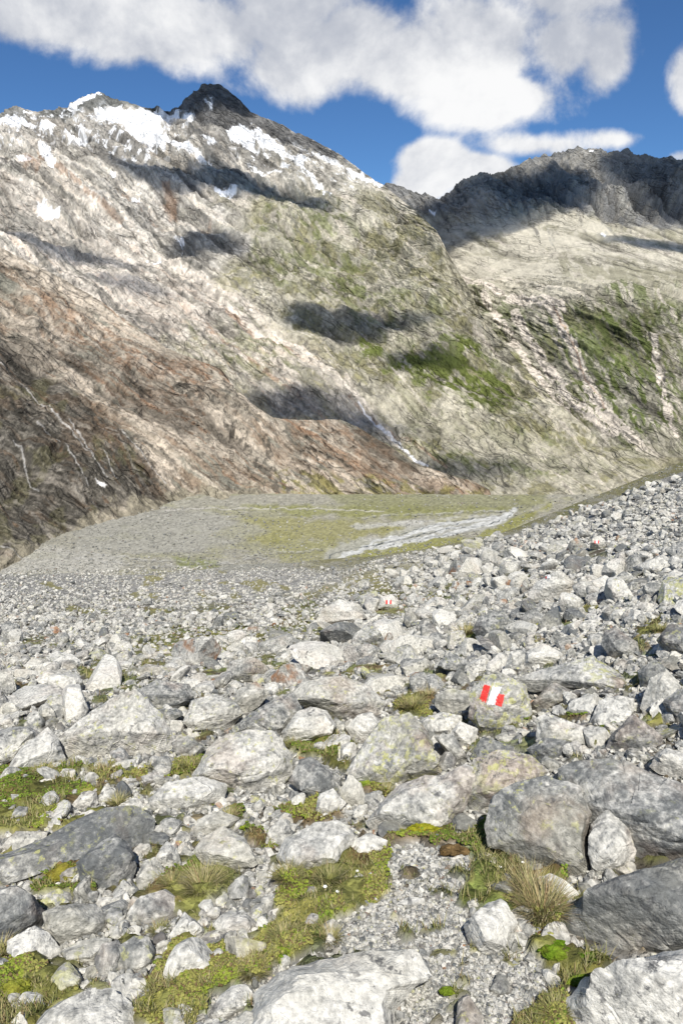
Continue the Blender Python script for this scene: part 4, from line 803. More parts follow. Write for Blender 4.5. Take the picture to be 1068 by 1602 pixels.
# trail blazes painted on the stones: thin sheets that follow the stone's own surface
def paintmat(name, c):
    m, g, b = newmat(name); P = g.n('ShaderNodeNewGeometry').outputs['Position']
    f = g.sm(g.noise(P, 90, 4, .7), .60, .72); cc = g.mix(g.m('MULTIPLY', f, .6), c, (.42, .40, .36, 1)); g.l.new(cc, b.inputs['Base Color'])
    bump(g, g.noise(P, 60, 4, .6), .01, .8, b); b.inputs['Roughness'].default_value = .6; return m
M_RED = paintmat('red_trail_paint', (.66, .045, .035, 1)); M_WHT = paintmat('white_trail_paint', (.86, .86, .84, 1))
def blaze(key, stripes):
    P, lb, o, dist, size = [h for h in HER if key in h[1]][0]
    me = o.data; vs = [v.co+o.location for v in me.vertices]; bv = BVHTree.FromPolygons([v[:] for v in vs], [p.vertices[:] for p in me.polygons])
    cl = Vector((0, 0, CAMZ))
    for nm, mt, q in stripes:
        n_ = 16 if dist < 10 else 4; V = []; ok = []
        for i in range(n_+1):
            for j in range(n_+1):
                s, t = i/n_, j/n_
                if i in (0, n_) or j in (0, n_): s += .5*R.uniform(-1, 1)*.07; t += R.uniform(-1, 1)*.06
                x = (1-s)*(1-t)*q[0][0]+s*(1-t)*q[1][0]+s*t*q[2][0]+(1-s)*t*q[3][0]; y = (1-s)*(1-t)*q[0][1]+s*(1-t)*q[1][1]+s*t*q[2][1]+(1-s)*t*q[3][1]
                u, wv = ray(x, y); d = Vector((float(u), 1, float(wv))).normalized(); h = bv.ray_cast(cl, d)
                if h[0] is None: V.append((0, 0, 0)); ok.append(False)
                else:
                    nn = h[1] if h[1].dot(d) < 0 else -h[1]
                    V.append(h[0]+nn*.003*max(1, dist/6)-o.location); ok.append(True)
        F = [f for f in gridF(n_+1, n_+1) if all(ok[k] for k in f)]
        if F:
            c = mk(nm, np.array([v[:] for v in V]), np.array(F), mt); c.parent = o
blaze('large red and white', [('red_stripe', M_RED, [(757, 1071), (767, 1073), (760, 1099), (750, 1094)]), ('white_stripe', M_WHT, [(770, 1074), (784, 1075), (774, 1104), (762, 1101)]), ('red_stripe', M_RED, [(778, 1085), (789, 1087), (784, 1106), (773, 1103)])])
blaze('tiny red and white trail mark on the crest', [('red_stripe', M_RED, [(603, 939), (606, 939), (606, 945), (603, 945)]), ('white_stripe', M_WHT, [(606, 939), (609, 939), (609, 945), (606, 945)]), ('red_stripe', M_RED, [(609, 939), (612, 939), (612, 945), (609, 945)])])
blaze('faint red mark', [('red_stripe', M_RED, [(853, 900), (855, 900), (855, 905), (853, 905)]), ('white_stripe', M_WHT, [(855, 899), (860, 900), (860, 905), (855, 905)])])
blaze('distant stone with a tiny', [('red_stripe', M_RED, [(929, 846), (931, 846), (931, 850), (929, 850)]), ('white_stripe', M_WHT, [(931, 845), (934, 845), (934, 850), (931, 850)]), ('red_stripe', M_RED, [(934, 846), (936, 846), (936, 850), (934, 850)])])

# scattered rocks --------------------------------------------------
def in_heroes(px, py, grow):
    m = np.zeros(px.shape, bool)
    for (P, *_r) in HER:
        mk_ = (px > P[:, 0].min()-30) & (px < P[:, 0].max()+30) & (py > P[:, 1].min()-30) & (py < P[:, 1].max()+30)
        if mk_.any():
            d = sdpoly(px[mk_], py[mk_], [tuple(p) for p in P]); m[mk_] |= d > -grow[mk_]
    return m
def surf(x, y): return np.maximum(ground(x, y), np.where((y > 150) & (y < 560), floorz(x, y), -1e3))
def scatter(n, smin_px, smax_px, power, x0=-260, x1=1330, y0=700, y1=1780):
    px = R.uniform(x0, x1, n); py = y0+(y1-y0)*R.rand(n)
    X, Y, Z, ok = hit(px, py, surf)
    spx = smin_px*(smax_px/smin_px)**(R.rand(n)**power)
    return px[ok], py[ok], X[ok], Y[ok], Z[ok], spx[ok]
def keep_filter(px, py, X, Y, spx):
    edge = py-field_edge(px)+10*fbm(px/35, py/20, 71, 3)
    size = spx/FP*Y*1.0
    lim = np.interp(Y, [0, 6, 20, 60, 150, 260], [.55, .75, 1.5, 2.3, 3.0, 3.2])
    ok = (edge > -4) & (size < lim)
    v = vegmask(px, py, Y); pth = sdpoly(px, py, PATH)
    for qx, qy in ((934, 858), (608, 954), (857, 918)): ok &= ~((np.abs(px-qx) < 11+spx*.5) & (np.abs(py-qy) < 14+spx*.3) & (spx > 5))
    ok &= ~((v > .35) & (R.rand(len(px)) < np.where(spx > 14, .9, .66)))
    ok &= ~((pth > -spx*.3) & (spx > 13))
    for gpoly in GRAV: ok &= ~((sdpoly(px, py, gpoly) > -4) & (spx > 26))
    ok &= ~in_heroes(px, py, np.where(spx < 15, -5, np.minimum(spx*.16, 12)))
    return ok
LEFT_FINE = lambda px, py: ss(sdpoly(px, py, [(-400, 880), (480, 880), (560, 960), (420, 1010), (200, 1060), (-400, 1100)]), -20, 30)
# individually modelled ones: dart throwing, large first
px, py, X, Y, Z, spx = scatter(9000, 22, 95, 2.2, -60, 1130, 860, 1640)
spx = spx*(1-.5*LEFT_FINE(px, py)); spx = np.where(py < 1000, spx*.62, spx)*np.maximum(np.interp(py-field_edge(px), [0, 40, 130], [.3, .6, 1]), .92*ss(px, 560, 760))
ok = keep_filter(px, py, X, Y, spx) & ~in_heroes(px, py, np.where(py > 1180, np.minimum(spx*.42, 29), spx*.2)); px, py, X, Y, Z, spx = [a[ok] for a in (px, py, X, Y, Z, spx)]
od = np.argsort(-spx); sel = []
for i in od:
    if all((px[i]-px[j])**2+((py[i]-py[j])*1.3)**2 > (.40*(spx[i]+spx[j]))**2 for j in sel): sel.append(i)
    if len(sel) >= 300-len(H): break
sel = np.array(sel); MID = list(zip(px[sel], py[sel], X[sel], Y[sel], spx[sel]))
SHN = [('angular', .62), ('slabby', .36), ('rounded', .8), ('blocky', .72), ('wedge-shaped', .5)]
CLN = [('white', .80, .3), ('pale grey', .68, .5), ('mid grey', .50, .55), ('dark grey', .20, .45), ('lichen-flecked', .52, .95), ('rust-stained', .54, .4)]
used = {}
short = [(h[0][:, 0].mean(), h[0][:, 1].mean(), h[1].split(' with ')[0].split(' bearing ')[0].split(' carrying ')[0].split(',')[0]) for h in HER]
def placement(x, y, s):
    d = [((x-a)**2+(1.5*(y-b))**2, k) for k, (a, b, _n) in enumerate(short)]; k = min(d)[1]; a, b, nm = short[k]
    dx, dy = x-a, y-b
    far_ = 'far ' if math.hypot(dx, dy) > 110 else ''
    rel = ('right of' if dx > 0 else 'left of') if abs(dx) > abs(dy)*1.2 else ('below' if dy > 0 else 'above')
    return far_+rel, ' '.join(nm.split()[:9])
def rock_attrs(U, size, rnd, tone, lich, rust):
    off = rnd.uniform(0, 300, 3); Rm = rotm(rnd, 1.2); rp = (U*size)@Rm.T+off
    return rp, np.tile([tone, lich, rust, 1], (len(U), 1))
used_lb = set()
for i, (x, y, wx, wy, s) in enumerate(MID):
    rnd = np.random.RandomState(1000+i)
    sn, fl = SHN[rnd.randint(5)]; cn, tv, lv_ = CLN[rnd.choice(6, p=[.20, .30, .26, .09, .10, .05])]
    size = s/FP*wy*.5*1.45
    V, F = rock_shape(4 if s < 34 else 5, rnd, fl, rnd.randint(8, 12)); Rm = rotm(rnd, .45)
    sl = np.array([[1, 0, 0], [0, 1, 0], [0, -.35, 1]])
    W = (V@Rm.T)*size
    rp, tn = rock_attrs(V, size, rnd, tv+rnd.uniform(-.06, .06), lv_, .9 if cn == 'rust-stained' else .12)
    o = mk('boulder', W, F, M_ROCK, attrs={'rp': rp, 'tint': tn}, smooth=False); o.location = (wx, wy+.3*size, float(ground(np.array([wx]), np.array([wy+.3*size]))[0])+size*fl*.28)
    szw = 'big' if s > 60 else 'medium' if s > 38 else 'small'
    rel, nm = placement(x, y, s); base = f"{szw} {cn} {sn} rock"
    lb = f"{base} {rel} the {nm}"
    k = 2
    ordw = ['', '', 'second ', 'third ', 'fourth ', 'fifth ', 'sixth ', 'seventh ', 'eighth ']
    while lb in used_lb: lb = f"{ordw[min(k, 8)]}nearest {base} {rel} the {nm}"; k += 1
    lb = ' '.join(lb.split()[:16]); used_lb.add(lb); tag(o, lb, 'boulder', GRP)
# uncountable rubble
LIB = {2: [rock_shape(2, np.random.RandomState(500+i), [.62, .4, .8, .7][i % 4], 9) for i in range(28)], 3: [rock_shape(3, np.random.RandomState(700+i), [.62, .4, .8, .7][i % 4], 9) for i in range(24)], 1: [rock_shape(1, np.random.RandomState(900+i), .6, 8) for i in range(20)]}
def rubble(name, px, py, X, Y, spx, lv, label, sink=.25, tone=(.34, .82), up=.36):
    n = len(px); Vs = []; Fs = []; RP = []; TN = []; o = 0
    sizes = spx/FP*Y*.5*1.32; gz = surf(X, Y)
    for k, (V, F) in enumerate(LIB[lv]):
        idx = np.arange(k, n, len(LIB[lv])); m = len(idx)
        if not m: continue
        a = R.uniform(0, 2*np.pi, m); t = R.uniform(-.55, .55, m); b = R.uniform(-.55, .55, m)
        ca, sa, ct, st, cb, sb = np.cos(a), np.sin(a), np.cos(t), np.sin(t), np.cos(b), np.sin(b); z0 = 0*a; o1 = z0+1
        Rz = np.stack([ca, -sa, z0, sa, ca, z0, z0, z0, o1], 1).reshape(-1, 3, 3); Rx = np.stack([o1, z0, z0, z0, ct, -st, z0, st, ct], 1).reshape(-1, 3, 3); Ry = np.stack([cb, z0, sb, z0, o1, z0, -sb, z0, cb], 1).reshape(-1, 3, 3)
        M = Rx@Ry@Rz; sc = np.stack([o1, R.uniform(.75, 1.15, m), R.uniform(.7, 1.3, m)], 1)
        W = np.einsum('vj,mj,mij->mvi', V, sc, M)*sizes[idx][:, None, None]
        W[:, :, 0] += X[idx][:, None]; W[:, :, 1] += Y[idx][:, None]; W[:, :, 2] += (gz[idx]+sizes[idx]*R.uniform(up-.25, up+.15, m))[:, None]
        rp = V[None]*sizes[idx][:, None, None]+R.uniform(0, 400, (m, 1, 3))
        rp = rp@np.linalg.qr(R.randn(3, 3))[0]
        tv = R.uniform(tone[0], tone[1], m); dk = R.rand(m) < .10; tv[dk] = R.uniform(.1, .35, dk.sum())
        tn = np.stack([tv, R.uniform(.2, .75, m), np.where(R.rand(m) < .06, .9, .1), o1], 1)
        Vs.append(W.reshape(-1, 3)); RP.append(rp.reshape(-1, 3)); TN.append(np.repeat(tn, len(V), 0))
        Fs.append((F[None]+(np.arange(m)*len(V))[:, None, None]+o).reshape(-1, 3)); o += m*len(V)
    ob = mk(name, np.concatenate(Vs), np.concatenate(Fs), M_ROCK, attrs={'rp': np.concatenate(RP), 'tint': np.concatenate(TN)}, smooth=False)
    return tag(ob, label, cat=None if 0 else 'rubble', kind='stuff')
# medium stones around the individual ones
for nm_, n_s, a_, b_, lv_q, lb_ in (('rock_rubble', 16000, 21, 52, 3, 'pale angular rock rubble packed between the larger boulders of the slope'), ('broken_rock', 30000, 10, 21, 2, 'broken grey rock pieces wedged between the boulders')):
    px, py, X, Y, Z, spx = scatter(n_s, a_, b_, 1.5, -260, 1330, 860, 1740)
    spx = spx*(1-.45*LEFT_FINE(px, py)); spx = np.where(py < 980, spx*.72, spx)*np.maximum(np.interp(py-field_edge(px), [0, 40, 130], [.3, .6, 1]), .92*ss(px, 560, 760))
    ok = keep_filter(px, py, X, Y, spx); px, py, X, Y, Z, spx = [a[ok] for a in (px, py, X, Y, Z, spx)]
    mx_ = np.array([m[0] for m in MID]); my_ = np.array([m[1] for m in MID]); ms_ = np.array([m[4] for m in MID])
    dd = np.sqrt((px[:, None]-mx_[None])**2+((py[:, None]-my_[None])*1.2)**2)-.30*ms_[None]-.15*spx[:, None]
    ok = dd.min(1) > 0; px, py, X, Y, Z, spx = [a[ok] for a in (px, py, X, Y, Z, spx)]
    if len(px) > 6000: px, py, X, Y, Z, spx = [a[:6000] for a in (px, py, X, Y, Z, spx)]
    print(nm_, len(px)); rubble(nm_, px, py, X, Y, spx, lv_q, lb_, tone=(.32, .80), up=.38)
# distant field: everything beyond, up to its edge
px, py, X, Y, Z, spx = scatter(30000, 6.5, 17, 1.5, -420, 1480, 690, 1040)
spx = spx*(1-.4*LEFT_FINE(px, py)); spx *= np.maximum(np.interp(py-field_edge(px), [0, 50, 180], [.35, .75, 1.25]), 1.0*ss(px, 560, 760))
ok = keep_filter(px, py, X, Y, spx); px, py, X, Y, Z, spx = [a[ok] for a in (px, py, X, Y, Z, spx)]
rubble('distant_boulder_field', px, py, X, Y, spx, 2, 'pale boulder field running down to the valley edge, far stones')
px, py, X, Y, Z, spx = scatter(75000, 2.8, 7, 1.2, -420, 1480, 690, 1040)
spx *= np.interp(py-field_edge(px), [0, 50], [.6, 1])
ok = keep_filter(px, py, X, Y, spx); px, py, X, Y, Z, spx = [a[ok] for a in (px, py, X, Y, Z, spx)]
rubble('distant_scree', px, py, X, Y, spx, 1, 'fine pale scree between the distant boulders')
# small stones
px, py, X, Y, Z, spx = scatter(40000, 3.5, 8, 1.3, -200, 1270, 980, 1700)
ok = keep_filter(px, py, X, Y, spx); px, py, X, Y, Z, spx = [a[ok] for a in (px, py, X, Y, Z, spx)]
rubble('fine_stones', px, py, X, Y, spx, 1, 'finest stones in the gaps', up=.1, tone=(.2, .62))
px, py, X, Y, Z, spx = scatter(30000, 8, 16, 1.5, -200, 1270, 960, 1700)
ok = keep_filter(px, py, X, Y, spx); px, py, X, Y, Z, spx = [a[ok] for a in (px, py, X, Y, Z, spx)]
rubble('small_stones', px, py, X, Y, spx, 2, 'small pale stones filling the gaps between boulders')
# path gravel
px, py, X, Y, Z, spx = scatter(60000, 2.4, 13, 2.4, 480, 960, 1300, 1720)
ok = (sdpoly(px, py, PATH)+7*fbm(px/12, py/12, 3, 3) > -4) & (vegmask(px, py, Y) < .5) & ~in_heroes(px, py, spx*.3); px, py, X, Y, Z, spx = [a[ok] for a in (px, py, X, Y, Z, spx)]
rubble('path_gravel', px, py, X, Y, spx, 1, 'light grey crushed gravel on the footpath', tone=(.34, .80))
# stones out on the grassy slope and the valley edge
px, py, X, Y, Z, spx = scatter(60000, 1.2, 4.0, 2.6, -300, 1370, 690, 920)
e = py-field_edge(px); ok = (e < 8) & (e > -110) & (R.rand(len(px)) < np.exp(e/22.)+.14+.25*ss(-px, -520, -400)) & (Y < 440) & (sdpoly(px, py, RIV) < 0); px, py, X, Y, Z, spx = [a[ok] for a in (px, py, X, Y, Z, spx)]
rubble('scattered_far_stones', px, py, X, Y, spx, 1, 'scattered stones on the grassy slope beyond the boulder field', tone=(.0, .55))

# ---------------------------------------------------------------- vegetation
def grass_material():
    m, g, b = newmat('grass_blades'); a = g.n('ShaderNodeAttribute', attribute_name='albedo').outputs['Color']
    g.l.new(a, b.inputs['Base Color']); b.inputs['Roughness'].default_value = .6; b.inputs['Specular IOR Level'].default_value = .3
    try: b.inputs['Subsurface Weight'].default_value = 0
    except Exception: pass
    return m
M_GRASS = grass_material()
BC = np.array([[.13, .155, .04], [.20, .20, .06], [.10, .135, .035], [.33, .29, .13], [.24, .16, .085], [.42, .37, .21]])
def blades(X, Y, Z, h, lean, wd, pw, ldir=None):
    n = len(X); a = R.uniform(0, 2*np.pi, n) if ldir is None else ldir; L = lean*h*R.uniform(.3, 1.3, n)
    dx, dy = np.cos(a)*L, np.sin(a)*L; px_, py_ = -np.sin(a)*wd, np.cos(a)*wd
    lv = [(0, 1.0, 0), (.35, .9, .12), (.72, .6, .5), (1.0, .0, 1.0)]
    V = np.zeros((n, 7, 3)); k = 0
    for t, wf, lf in lv:
        cx = X+dx*lf; cy = Y+dy*lf; cz = Z+h*(t-.18*lean*t*t)
        if wf > 0:
            V[:, k] = np.stack([cx-px_*wf, cy-py_*wf, cz], 1); V[:, k+1] = np.stack([cx+px_*wf, cy+py_*wf, cz], 1); k += 2
        else: V[:, k] = np.stack([cx, cy, cz], 1); k += 1
    F = np.array([[0, 1, 3], [0, 3, 2], [2, 3, 5], [2, 5, 4], [4, 5, 6]])
    F = (F[None]+(np.arange(n)*7)[:, None, None]).reshape(-1, 3)
    c = BC[R.choice(6, n, p=pw)]*R.uniform(.75, 1.3, (n, 1)); c = np.repeat(c, 7, 0); tip = np.tile([0, 0, .1, .1, .3, .3, .5], n)[:, None]
    c = c*(1-tip)+tip*np.array([.34, .27, .13])
    return V.reshape(-1, 3), F, rgba(c)
# turf: short grass over the mossy ground
n = 230000; px = R.uniform(-80, 1150, n); py = R.uniform(950, 1700, n); X, Y, Z, ok = hit(px, py)
v = vegmask(px, py, Y); cl = fbm(X*6, Y*6, 77, 3)
ok &= (v > .45) & (cl > -.05) & ~((np.abs(px-868) < 44) & (np.abs(py-1500) < 34)) & ~((np.abs(px-664) < 34) & (np.abs(py-1305) < 14)) & ~in_heroes(px, py, np.zeros(n)-1) & (R.rand(n) < np.interp(py, [950, 1150, 1300], [.9, .75, .65]))
X, Y, py = X[ok], Y[ok], py[ok]; Z = ground(X, Y)+vegmask(*proj(X, Y, ground(X, Y)), Y)*(.035+.05*fbm(X*9, Y*9, 4, 4, .6))*ss(-np.hypot(X, Y), -14, -8)-.004
hh = R.uniform(.010, .040, len(X))*(.7+.9*ss(fbm(X*2, Y*2, 177, 2), -.1, .4))*np.interp(Y, [1, 4, 12], [.8, 1.2, 1.6])
V, F, c = blades(X, Y, Z, hh, .7, .0011*np.interp(Y, [1, 3, 12], [1, 1.8, 4.5]), [.26, .24, .2, .14, .1, .06])
tag(mk('turf', V, F, M_GRASS, attrs={'albedo': c}), 'short mixed green and straw coloured turf between the stones', 'turf', kind='stuff')
# moss mat: many tiny lumps
mm, gm_, bm_ = newmat('moss'); at = gm_.n('ShaderNodeAttribute', attribute_name='albedo').outputs['Color']; Pn = gm_.n('ShaderNodeNewGeometry').outputs['Position']
nz = gm_.noise(Pn, 160, 3, .7); kf = gm_.m('ADD', .55, gm_.m('MULTIPLY', nz, .9)); gm_.l.new(gm_.mix(1.0, at, gm_.n('ShaderNodeCombineColor', i_0=kf, i_1=kf, i_2=kf).outputs[0], 'MULTIPLY'), bm_.inputs['Base Color'])
bump(gm_, nz, .006, 1.0, bm_); bm_.inputs['Roughness'].default_value = .95; bm_.inputs['Specular IOR Level'].default_value = .05
n = 300000; px = R.uniform(-80, 1150, n); py = R.uniform(1100, 1700, n); X, Y, Z, ok = hit(px, py)
v = vegmask(px, py, Y); ok &= (v > .8) & ~in_heroes(px, py, np.zeros(n)-1) & (R.rand(n) < .8) & (fbm(X*4, Y*4, 97, 3) > -.1)
X, Y = X[ok], Y[ok]; n = len(X); Z = ground(X, Y)+(.035+.05*fbm(X*9, Y*9, 4, 4, .6))*ss(-np.hypot(X, Y), -14, -8)
V0, F0 = ico(1); s = R.uniform(.0022, .0062, n)*np.interp(Y, [1, 3, 8], [1, 1.3, 2.4])
V = V0[None]*s[:, None, None]*np.array([1, 1, .8])+R.uniform(-.1, .1, (n, len(V0), 3))*s[:, None, None]; V += np.stack([X, Y, Z], 1)[:, None]
mc = np.array([[.24, .285, .045], [.165, .23, .035], [.29, .28, .08], [.17, .12, .06], [.12, .165, .03]]); big = fbm(X*1.7, Y*1.7, 15, 3)
ci = np.where(big > .15, 4, np.where(big > 0, 1, np.where(big > -.18, 0, 2))); ci = np.where(R.rand(n) < .16, 3, ci); ci = np.where(R.rand(n) < .2, R.randint(0, 5, n), ci)
tag(mk('moss_mat', V.reshape(-1, 3), (F0[None]+(np.arange(n)*len(V0))[:, None, None]).reshape(-1, 3), mm, attrs={'albedo': rgba(np.repeat(mc[ci]*R.uniform(.8, 1.25, (n, 1)), len(V0), 0))}, smooth=True), 'yellow-green moss and creeping plants carpeting the soil', 'moss', kind='stuff')
# tufts that stand out
def tuft(label, px_, py_, wpx, hpx, nb, pw, lean=.8):
    X0, Y0, Z0, ok = hit([px_], [py_]); X0, Y0, Z0 = float(X0[0]), float(Y0[0]), float(Z0[0])
    rw = wpx/FP*Y0*.35; h = hpx/FP*Y0*1.0; a = R.uniform(0, 2*np.pi, nb); r = rw*np.sqrt(R.rand(nb))*.75
    x = np.cos(a)*r; y = np.sin(a)*r; z = ground(X0+x, Y0+y)-Z0-.01
    V, F, c = blades(x, y, z, h*R.uniform(.45, 1.15, nb), lean*1.0, .0013*max(1, Y0/2.6), pw, a+R.uniform(-.8, .8, nb))
    o = mk('grass_tuft', V, F, M_GRASS, attrs={'albedo': c}); o.location = (X0, Y0, Z0+.015); tag(o, label, 'grass tuft', 'grass tufts among the stones')
RED = [.10, .18, .10, .2, .30, .12]; GRN = [.3, .24, .24, .12, .04, .06]; YEL = [.16, .3, .08, .28, .06, .12]
for a in [("largest reddish tussock at the right of the path, above the moss cushion", 845, 1440, 110, 75, 900, RED), ("reddish tussock half behind the largest tussock, below the blocky boulder", 826, 1408, 70, 60, 400, RED),
          ("dark spiky tuft against the foot of the blocky boulder", 800, 1340, 60, 40, 200, RED), ("wide golden green tuft left of centre below the pointed rock", 318, 1398, 90, 50, 700, YEL), ("green tuft forming the left end of the golden tuft", 270, 1392, 50, 36, 300, GRN),
          ("dark green tuft below the striped boulder's left end", 452, 1385, 60, 42, 400, GRN), ("green tuft between striped boulder and path", 515, 1385, 70, 40, 420, GRN), ("pale straw tuft at the left rim of the bright moss", 395, 1530, 60, 42, 420, YEL),
          ("spreading green tuft in the bright moss left of the broad boulder", 445, 1480, 80, 40, 500, GRN), ("straw tuft behind the top of the broad pale boulder", 515, 1478, 50, 36, 260, YEL), ("tuft in the grass hollow left of the trail mark", 645, 1112, 60, 28, 350, YEL),
          ("reddish tuft just behind the hollow left of the trail mark", 668, 1095, 34, 22, 200, RED), ("brown-red tuft below the dark cube-shaped boulder", 727, 998, 44, 24, 320, RED), ("green tuft at the foot of the pyramid-shaped boulder", 604, 1246, 34, 24, 220, GRN),
          ("green tuft right of the triangular boulder's base", 298, 1206, 44, 26, 300, GRN), ("straw tuft among the white stones at left", 185, 1264, 38, 26, 260, YEL), ("small straw tuft left of the striped boulder's hollow", 360, 1285, 32, 26, 220, YEL),
          ("green tuft in the bottom right gap", 868, 1596, 70, 44, 420, GRN), ("straw tuft at the left edge beside the white angular rock", 4, 1500, 44, 40, 300, YEL), ("tuft in the far right grassy gap by the dark edge boulder", 1030, 992, 34, 18, 240, GRN),
          ("green tuft left of the green turf's white boulder", 455, 1172, 40, 20, 240, GRN), ("straw tuft before the triangular boulder", 160, 1215, 60, 22, 300, YEL), ("dark heather-like sprig on the low pale slab", 295, 1262, 24, 22, 90, RED), ("grey-brown sprig in the lower left turf", 250, 1352, 20, 20, 80, RED),
          ("tuft under the domed grey-green rock", 250, 1462, 44, 24, 240, GRN), ("tuft at the left foot of the layered boulder", 70, 1215, 60, 22, 300, YEL)]:
    tuft(*a)
# moss cushions
def cushion(label, px_, py_, wpx, hpx, c, seed):
    X0, Y0, Z0, ok = hit([px_], [py_]); X0, Y0, Z0 = float(X0[0]), float(Y0[0]), float(Z0[0]); rw = wpx/FP*Y0*.55; V, F = ico(6)
    V = V.copy(); off = seed*7.7; r = 1+.62*fbm(V[:, 0]*1.9+off, V[:, 1]*1.9, V[:, 2]*.6, 3)+.16*fbm(V[:, 0]*7+off, V[:, 1]*7, V[:, 2]*7, 3, .7)+.08*fbm(V[:, 0]*24+off, V[:, 1]*24, V[:, 2]*24, 2, .7)+.035*R.uniform(-1, 1, len(V))
    V = V*r[:, None]*np.array([rw*1.1, rw*max(.5, hpx/wpx)*1.3, rw*.40]); V[:, 2] -= V[:, 1]*.36; Z0 += .026
    cc = np.array(c)*(.95+.8*fbm(V[:, 0]*60, V[:, 1]*60, V[:, 2]*60, 3, .7)[:, None])+np.array([.05, .03, .01])*ss(fbm(V[:, 0]*25+off, V[:, 1]*25, V[:, 2]*25, 2), -.1, .4)[:, None]
    o = mk('moss_cushion', V, F, mm, attrs={'albedo': rgba(cc)}); o.location = (X0, Y0, Z0); tag(o, label, 'moss cushion', 'moss cushions')
for i, a in enumerate([("bright green moss cushion in front of the dark right slab", 864, 1492, 56, 42, (.12, .205, .014)), ("small vivid moss cushion right of the bright green cushion", 925, 1506, 40, 16, (.11, .19, .015)), ("yellow-green moss mound under the diagonal slab", 664, 1305, 56, 18, (.26, .26, .02)),
                       ("lime moss tuft mound under the left end of the diagonal slab", 608, 1312, 26, 16, (.24, .27, .03)), ("olive moss mound in the lower left turf", 30, 1555, 60, 26, (.19, .21, .03)), ("moss mound beside the broad pale boulder", 430, 1500, 56, 18, (.15, .22, .02)),
                       ("round moss mound below the small white cobble", 300, 1520, 44, 20, (.20, .22, .03)), ("brown moss lump below the bright rim of the path", 712, 1338, 44, 24, (.15, .10, .045)), ("little moss cushion in the bottom gravel", 700, 1560, 26, 16, (.15, .21, .02)),
                       ("moss pad in the gap beside the bottom right slab", 905, 1545, 50, 16, (.13, .19, .02)), ("rusty moss lump above the bright green cushion", 858, 1468, 28, 14, (.24, .13, .05)), ("mossy mound above the dark rounded boulder's foot", 105, 1372, 60, 22, (.21, .20, .03)),
                       ("small moss pad left of the mottled white boulder", 385, 1302, 22, 10, (.18, .24, .02)), ("green moss pad in the turf before the pyramid boulder", 575, 1232, 30, 14, (.18, .24, .03)), ("moss pad below the red-topped rock at lower left", 240, 1575, 50, 18, (.22, .23, .04))]):
    cushion(*a, i+1)
# white flower heads on thin stems
mfl, g_, bf = newmat('white_petals'); bf.inputs['Base Color'].default_value = (.85, .84, .80, 1)
mst, g_, bs = newmat('flower_stem'); bs.inputs['Base Color'].default_value = (.10, .14, .03, 1)
def flower(label, px_, py_, r, h):
    X0, Y0, Z0, ok = hit([px_], [py_+4]); e = bpy.data.objects.new('white_flower', None); C.objects.link(e); e.location = (float(X0[0]), float(Y0[0]), float(Z0[0])); e.empty_display_size = .02
    t = np.linspace(0, 1, 6); a = np.linspace(0, 2*np.pi, 6)[:-1]
    V = np.array([[.0012*math.cos(q)+.004*tt*tt, .0012*math.sin(q), tt*h] for tt in t for q in a]); F = np.array([[i*5+j, i*5+(j+1) % 5, (i+1)*5+(j+1) % 5, (i+1)*5+j] for i in range(5) for j in range(5)])
    mk('stem', V, F, mst, e)
    Vs, Fs = [], []
    for k in range(6):                                     # petals round a centre
        q = k*math.pi/3; b = len(Vs)
        for (d, wv, zz) in [(0, .15, 0), (.55, .42, .12), (1, .2, .25)]:
            for s in (-1, 1): Vs.append([r*(d*math.cos(q)-s*wv*math.sin(q))+.004, r*(d*math.sin(q)+s*wv*math.cos(q)), h+r*zz])
        Fs += [[b, b+1, b+3, b+2], [b+2, b+3, b+5, b+4]]
    mk('petals', np.array(Vs), np.array(Fs), mfl, e); V, F = ico(2); mk('flower_head', V*r*.45*np.array([1, 1, .7])+np.array([.004, 0, h+r*.15]), F, mfl, e)
    tag(e, label, 'flower', 'white flowers in the turf')
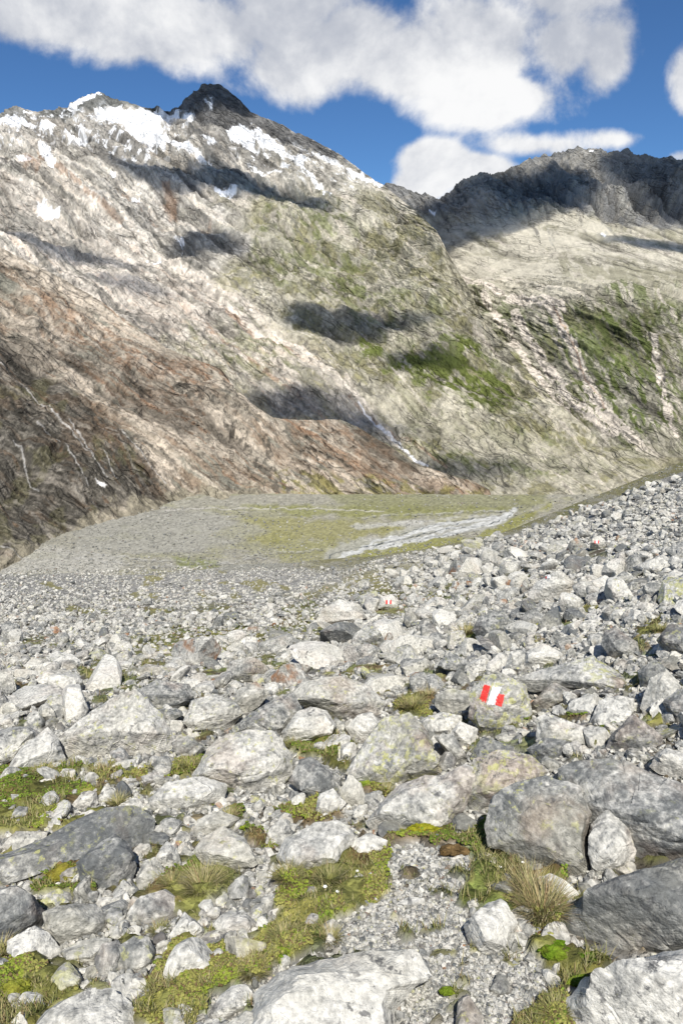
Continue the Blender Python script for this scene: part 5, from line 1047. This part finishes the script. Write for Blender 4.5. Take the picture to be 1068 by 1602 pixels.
for lb, x, y, r in [("leftmost of the white flowers under the blocky boulder", 783, 1338, .007), ("white flower just right of the leftmost under the blocky boulder", 794, 1343, .007), ("white flower in the middle of the turf under the blocky boulder", 814, 1364, .006),
                    ("lowest white flower in the turf right of the path top", 779, 1371, .006), ("rightmost white flower below the blocky boulder", 838, 1352, .006), ("white flower on the right side of the largest tussock", 867, 1431, .008),
                    ("white flower head in the turf left of the gravel path", 557, 1377, .006), ("white flower head below the striped boulder, middle of the turf", 507, 1402, .008), ("white flower head right of the middle one below the striped boulder", 526, 1410, .007)]:
    flower(lb, x, y, r, .06)

# ---------------------------------------------------------------- clouds that shade the mountains
mc_, gc_, bc_ = newmat('cloud_vapour'); mc_.node_tree.nodes.clear()
gc = NT(mc_.node_tree); pv = gc.n('ShaderNodeVolumePrincipled'); pv.inputs['Color'].default_value = (.97, .97, .98, 1); pv.inputs['Density'].default_value = .022; pv.inputs['Anisotropy'].default_value = .3
gc.l.new(pv.outputs[0], gc.n('ShaderNodeOutputMaterial').inputs['Volume'])
def cloud(px_, py_, Yd, rx, ry, rz, up, seed):
    """a cloud standing up-sun of the slope point (px_, py_, Yd)"""
    u, wv = ray(px_, py_); T = np.array([float(u)*Yd, Yd, CAMZ+float(wv)*Yd]); P = T+SD*up
    V, F = ico(4); V = V.copy(); o = seed*13.1; r = 1+.45*fbm(V[:, 0]*1.5+o, V[:, 1]*1.5, V[:, 2]*1.5, 3)+.14*fbm(V[:, 0]*5+o, V[:, 1]*5, V[:, 2]*5, 3)
    V = V*r[:, None]*np.array([rx, ry, rz]); ob = mk('cloud', V, F, mc_); ob.location = P; tag(ob, kind='structure')
for i, a in enumerate([(530, 508, 900, 80, 62, 55), (665, 535, 780, 48, 34, 40), (480, 625, 640, 75, 45, 45), (560, 640, 600, 50, 30, 40), (320, 395, 1060, 50, 50, 45), (300, 275, 1300, 150, 70, 60), (420, 300, 1300, 130, 50, 50),
                       (700, 742, 515, 60, 24, 26), (90, 345, 900, 100, 30, 35), (200, 410, 850, 60, 22, 30), (760, 300, 1700, 240, 220, 60), (850, 300, 1720, 130, 180, 60), (1060, 300, 1800, 190, 300, 65), 
                       (1040, 385, 1350, 110, 70, 50), (640, 480, 900, 40, 30, 30), (340, 170, 1700, 130, 90, 60), (1240, 320, 1800, 250, 260, 110)]):
    cloud(*a, 1900, i+1)
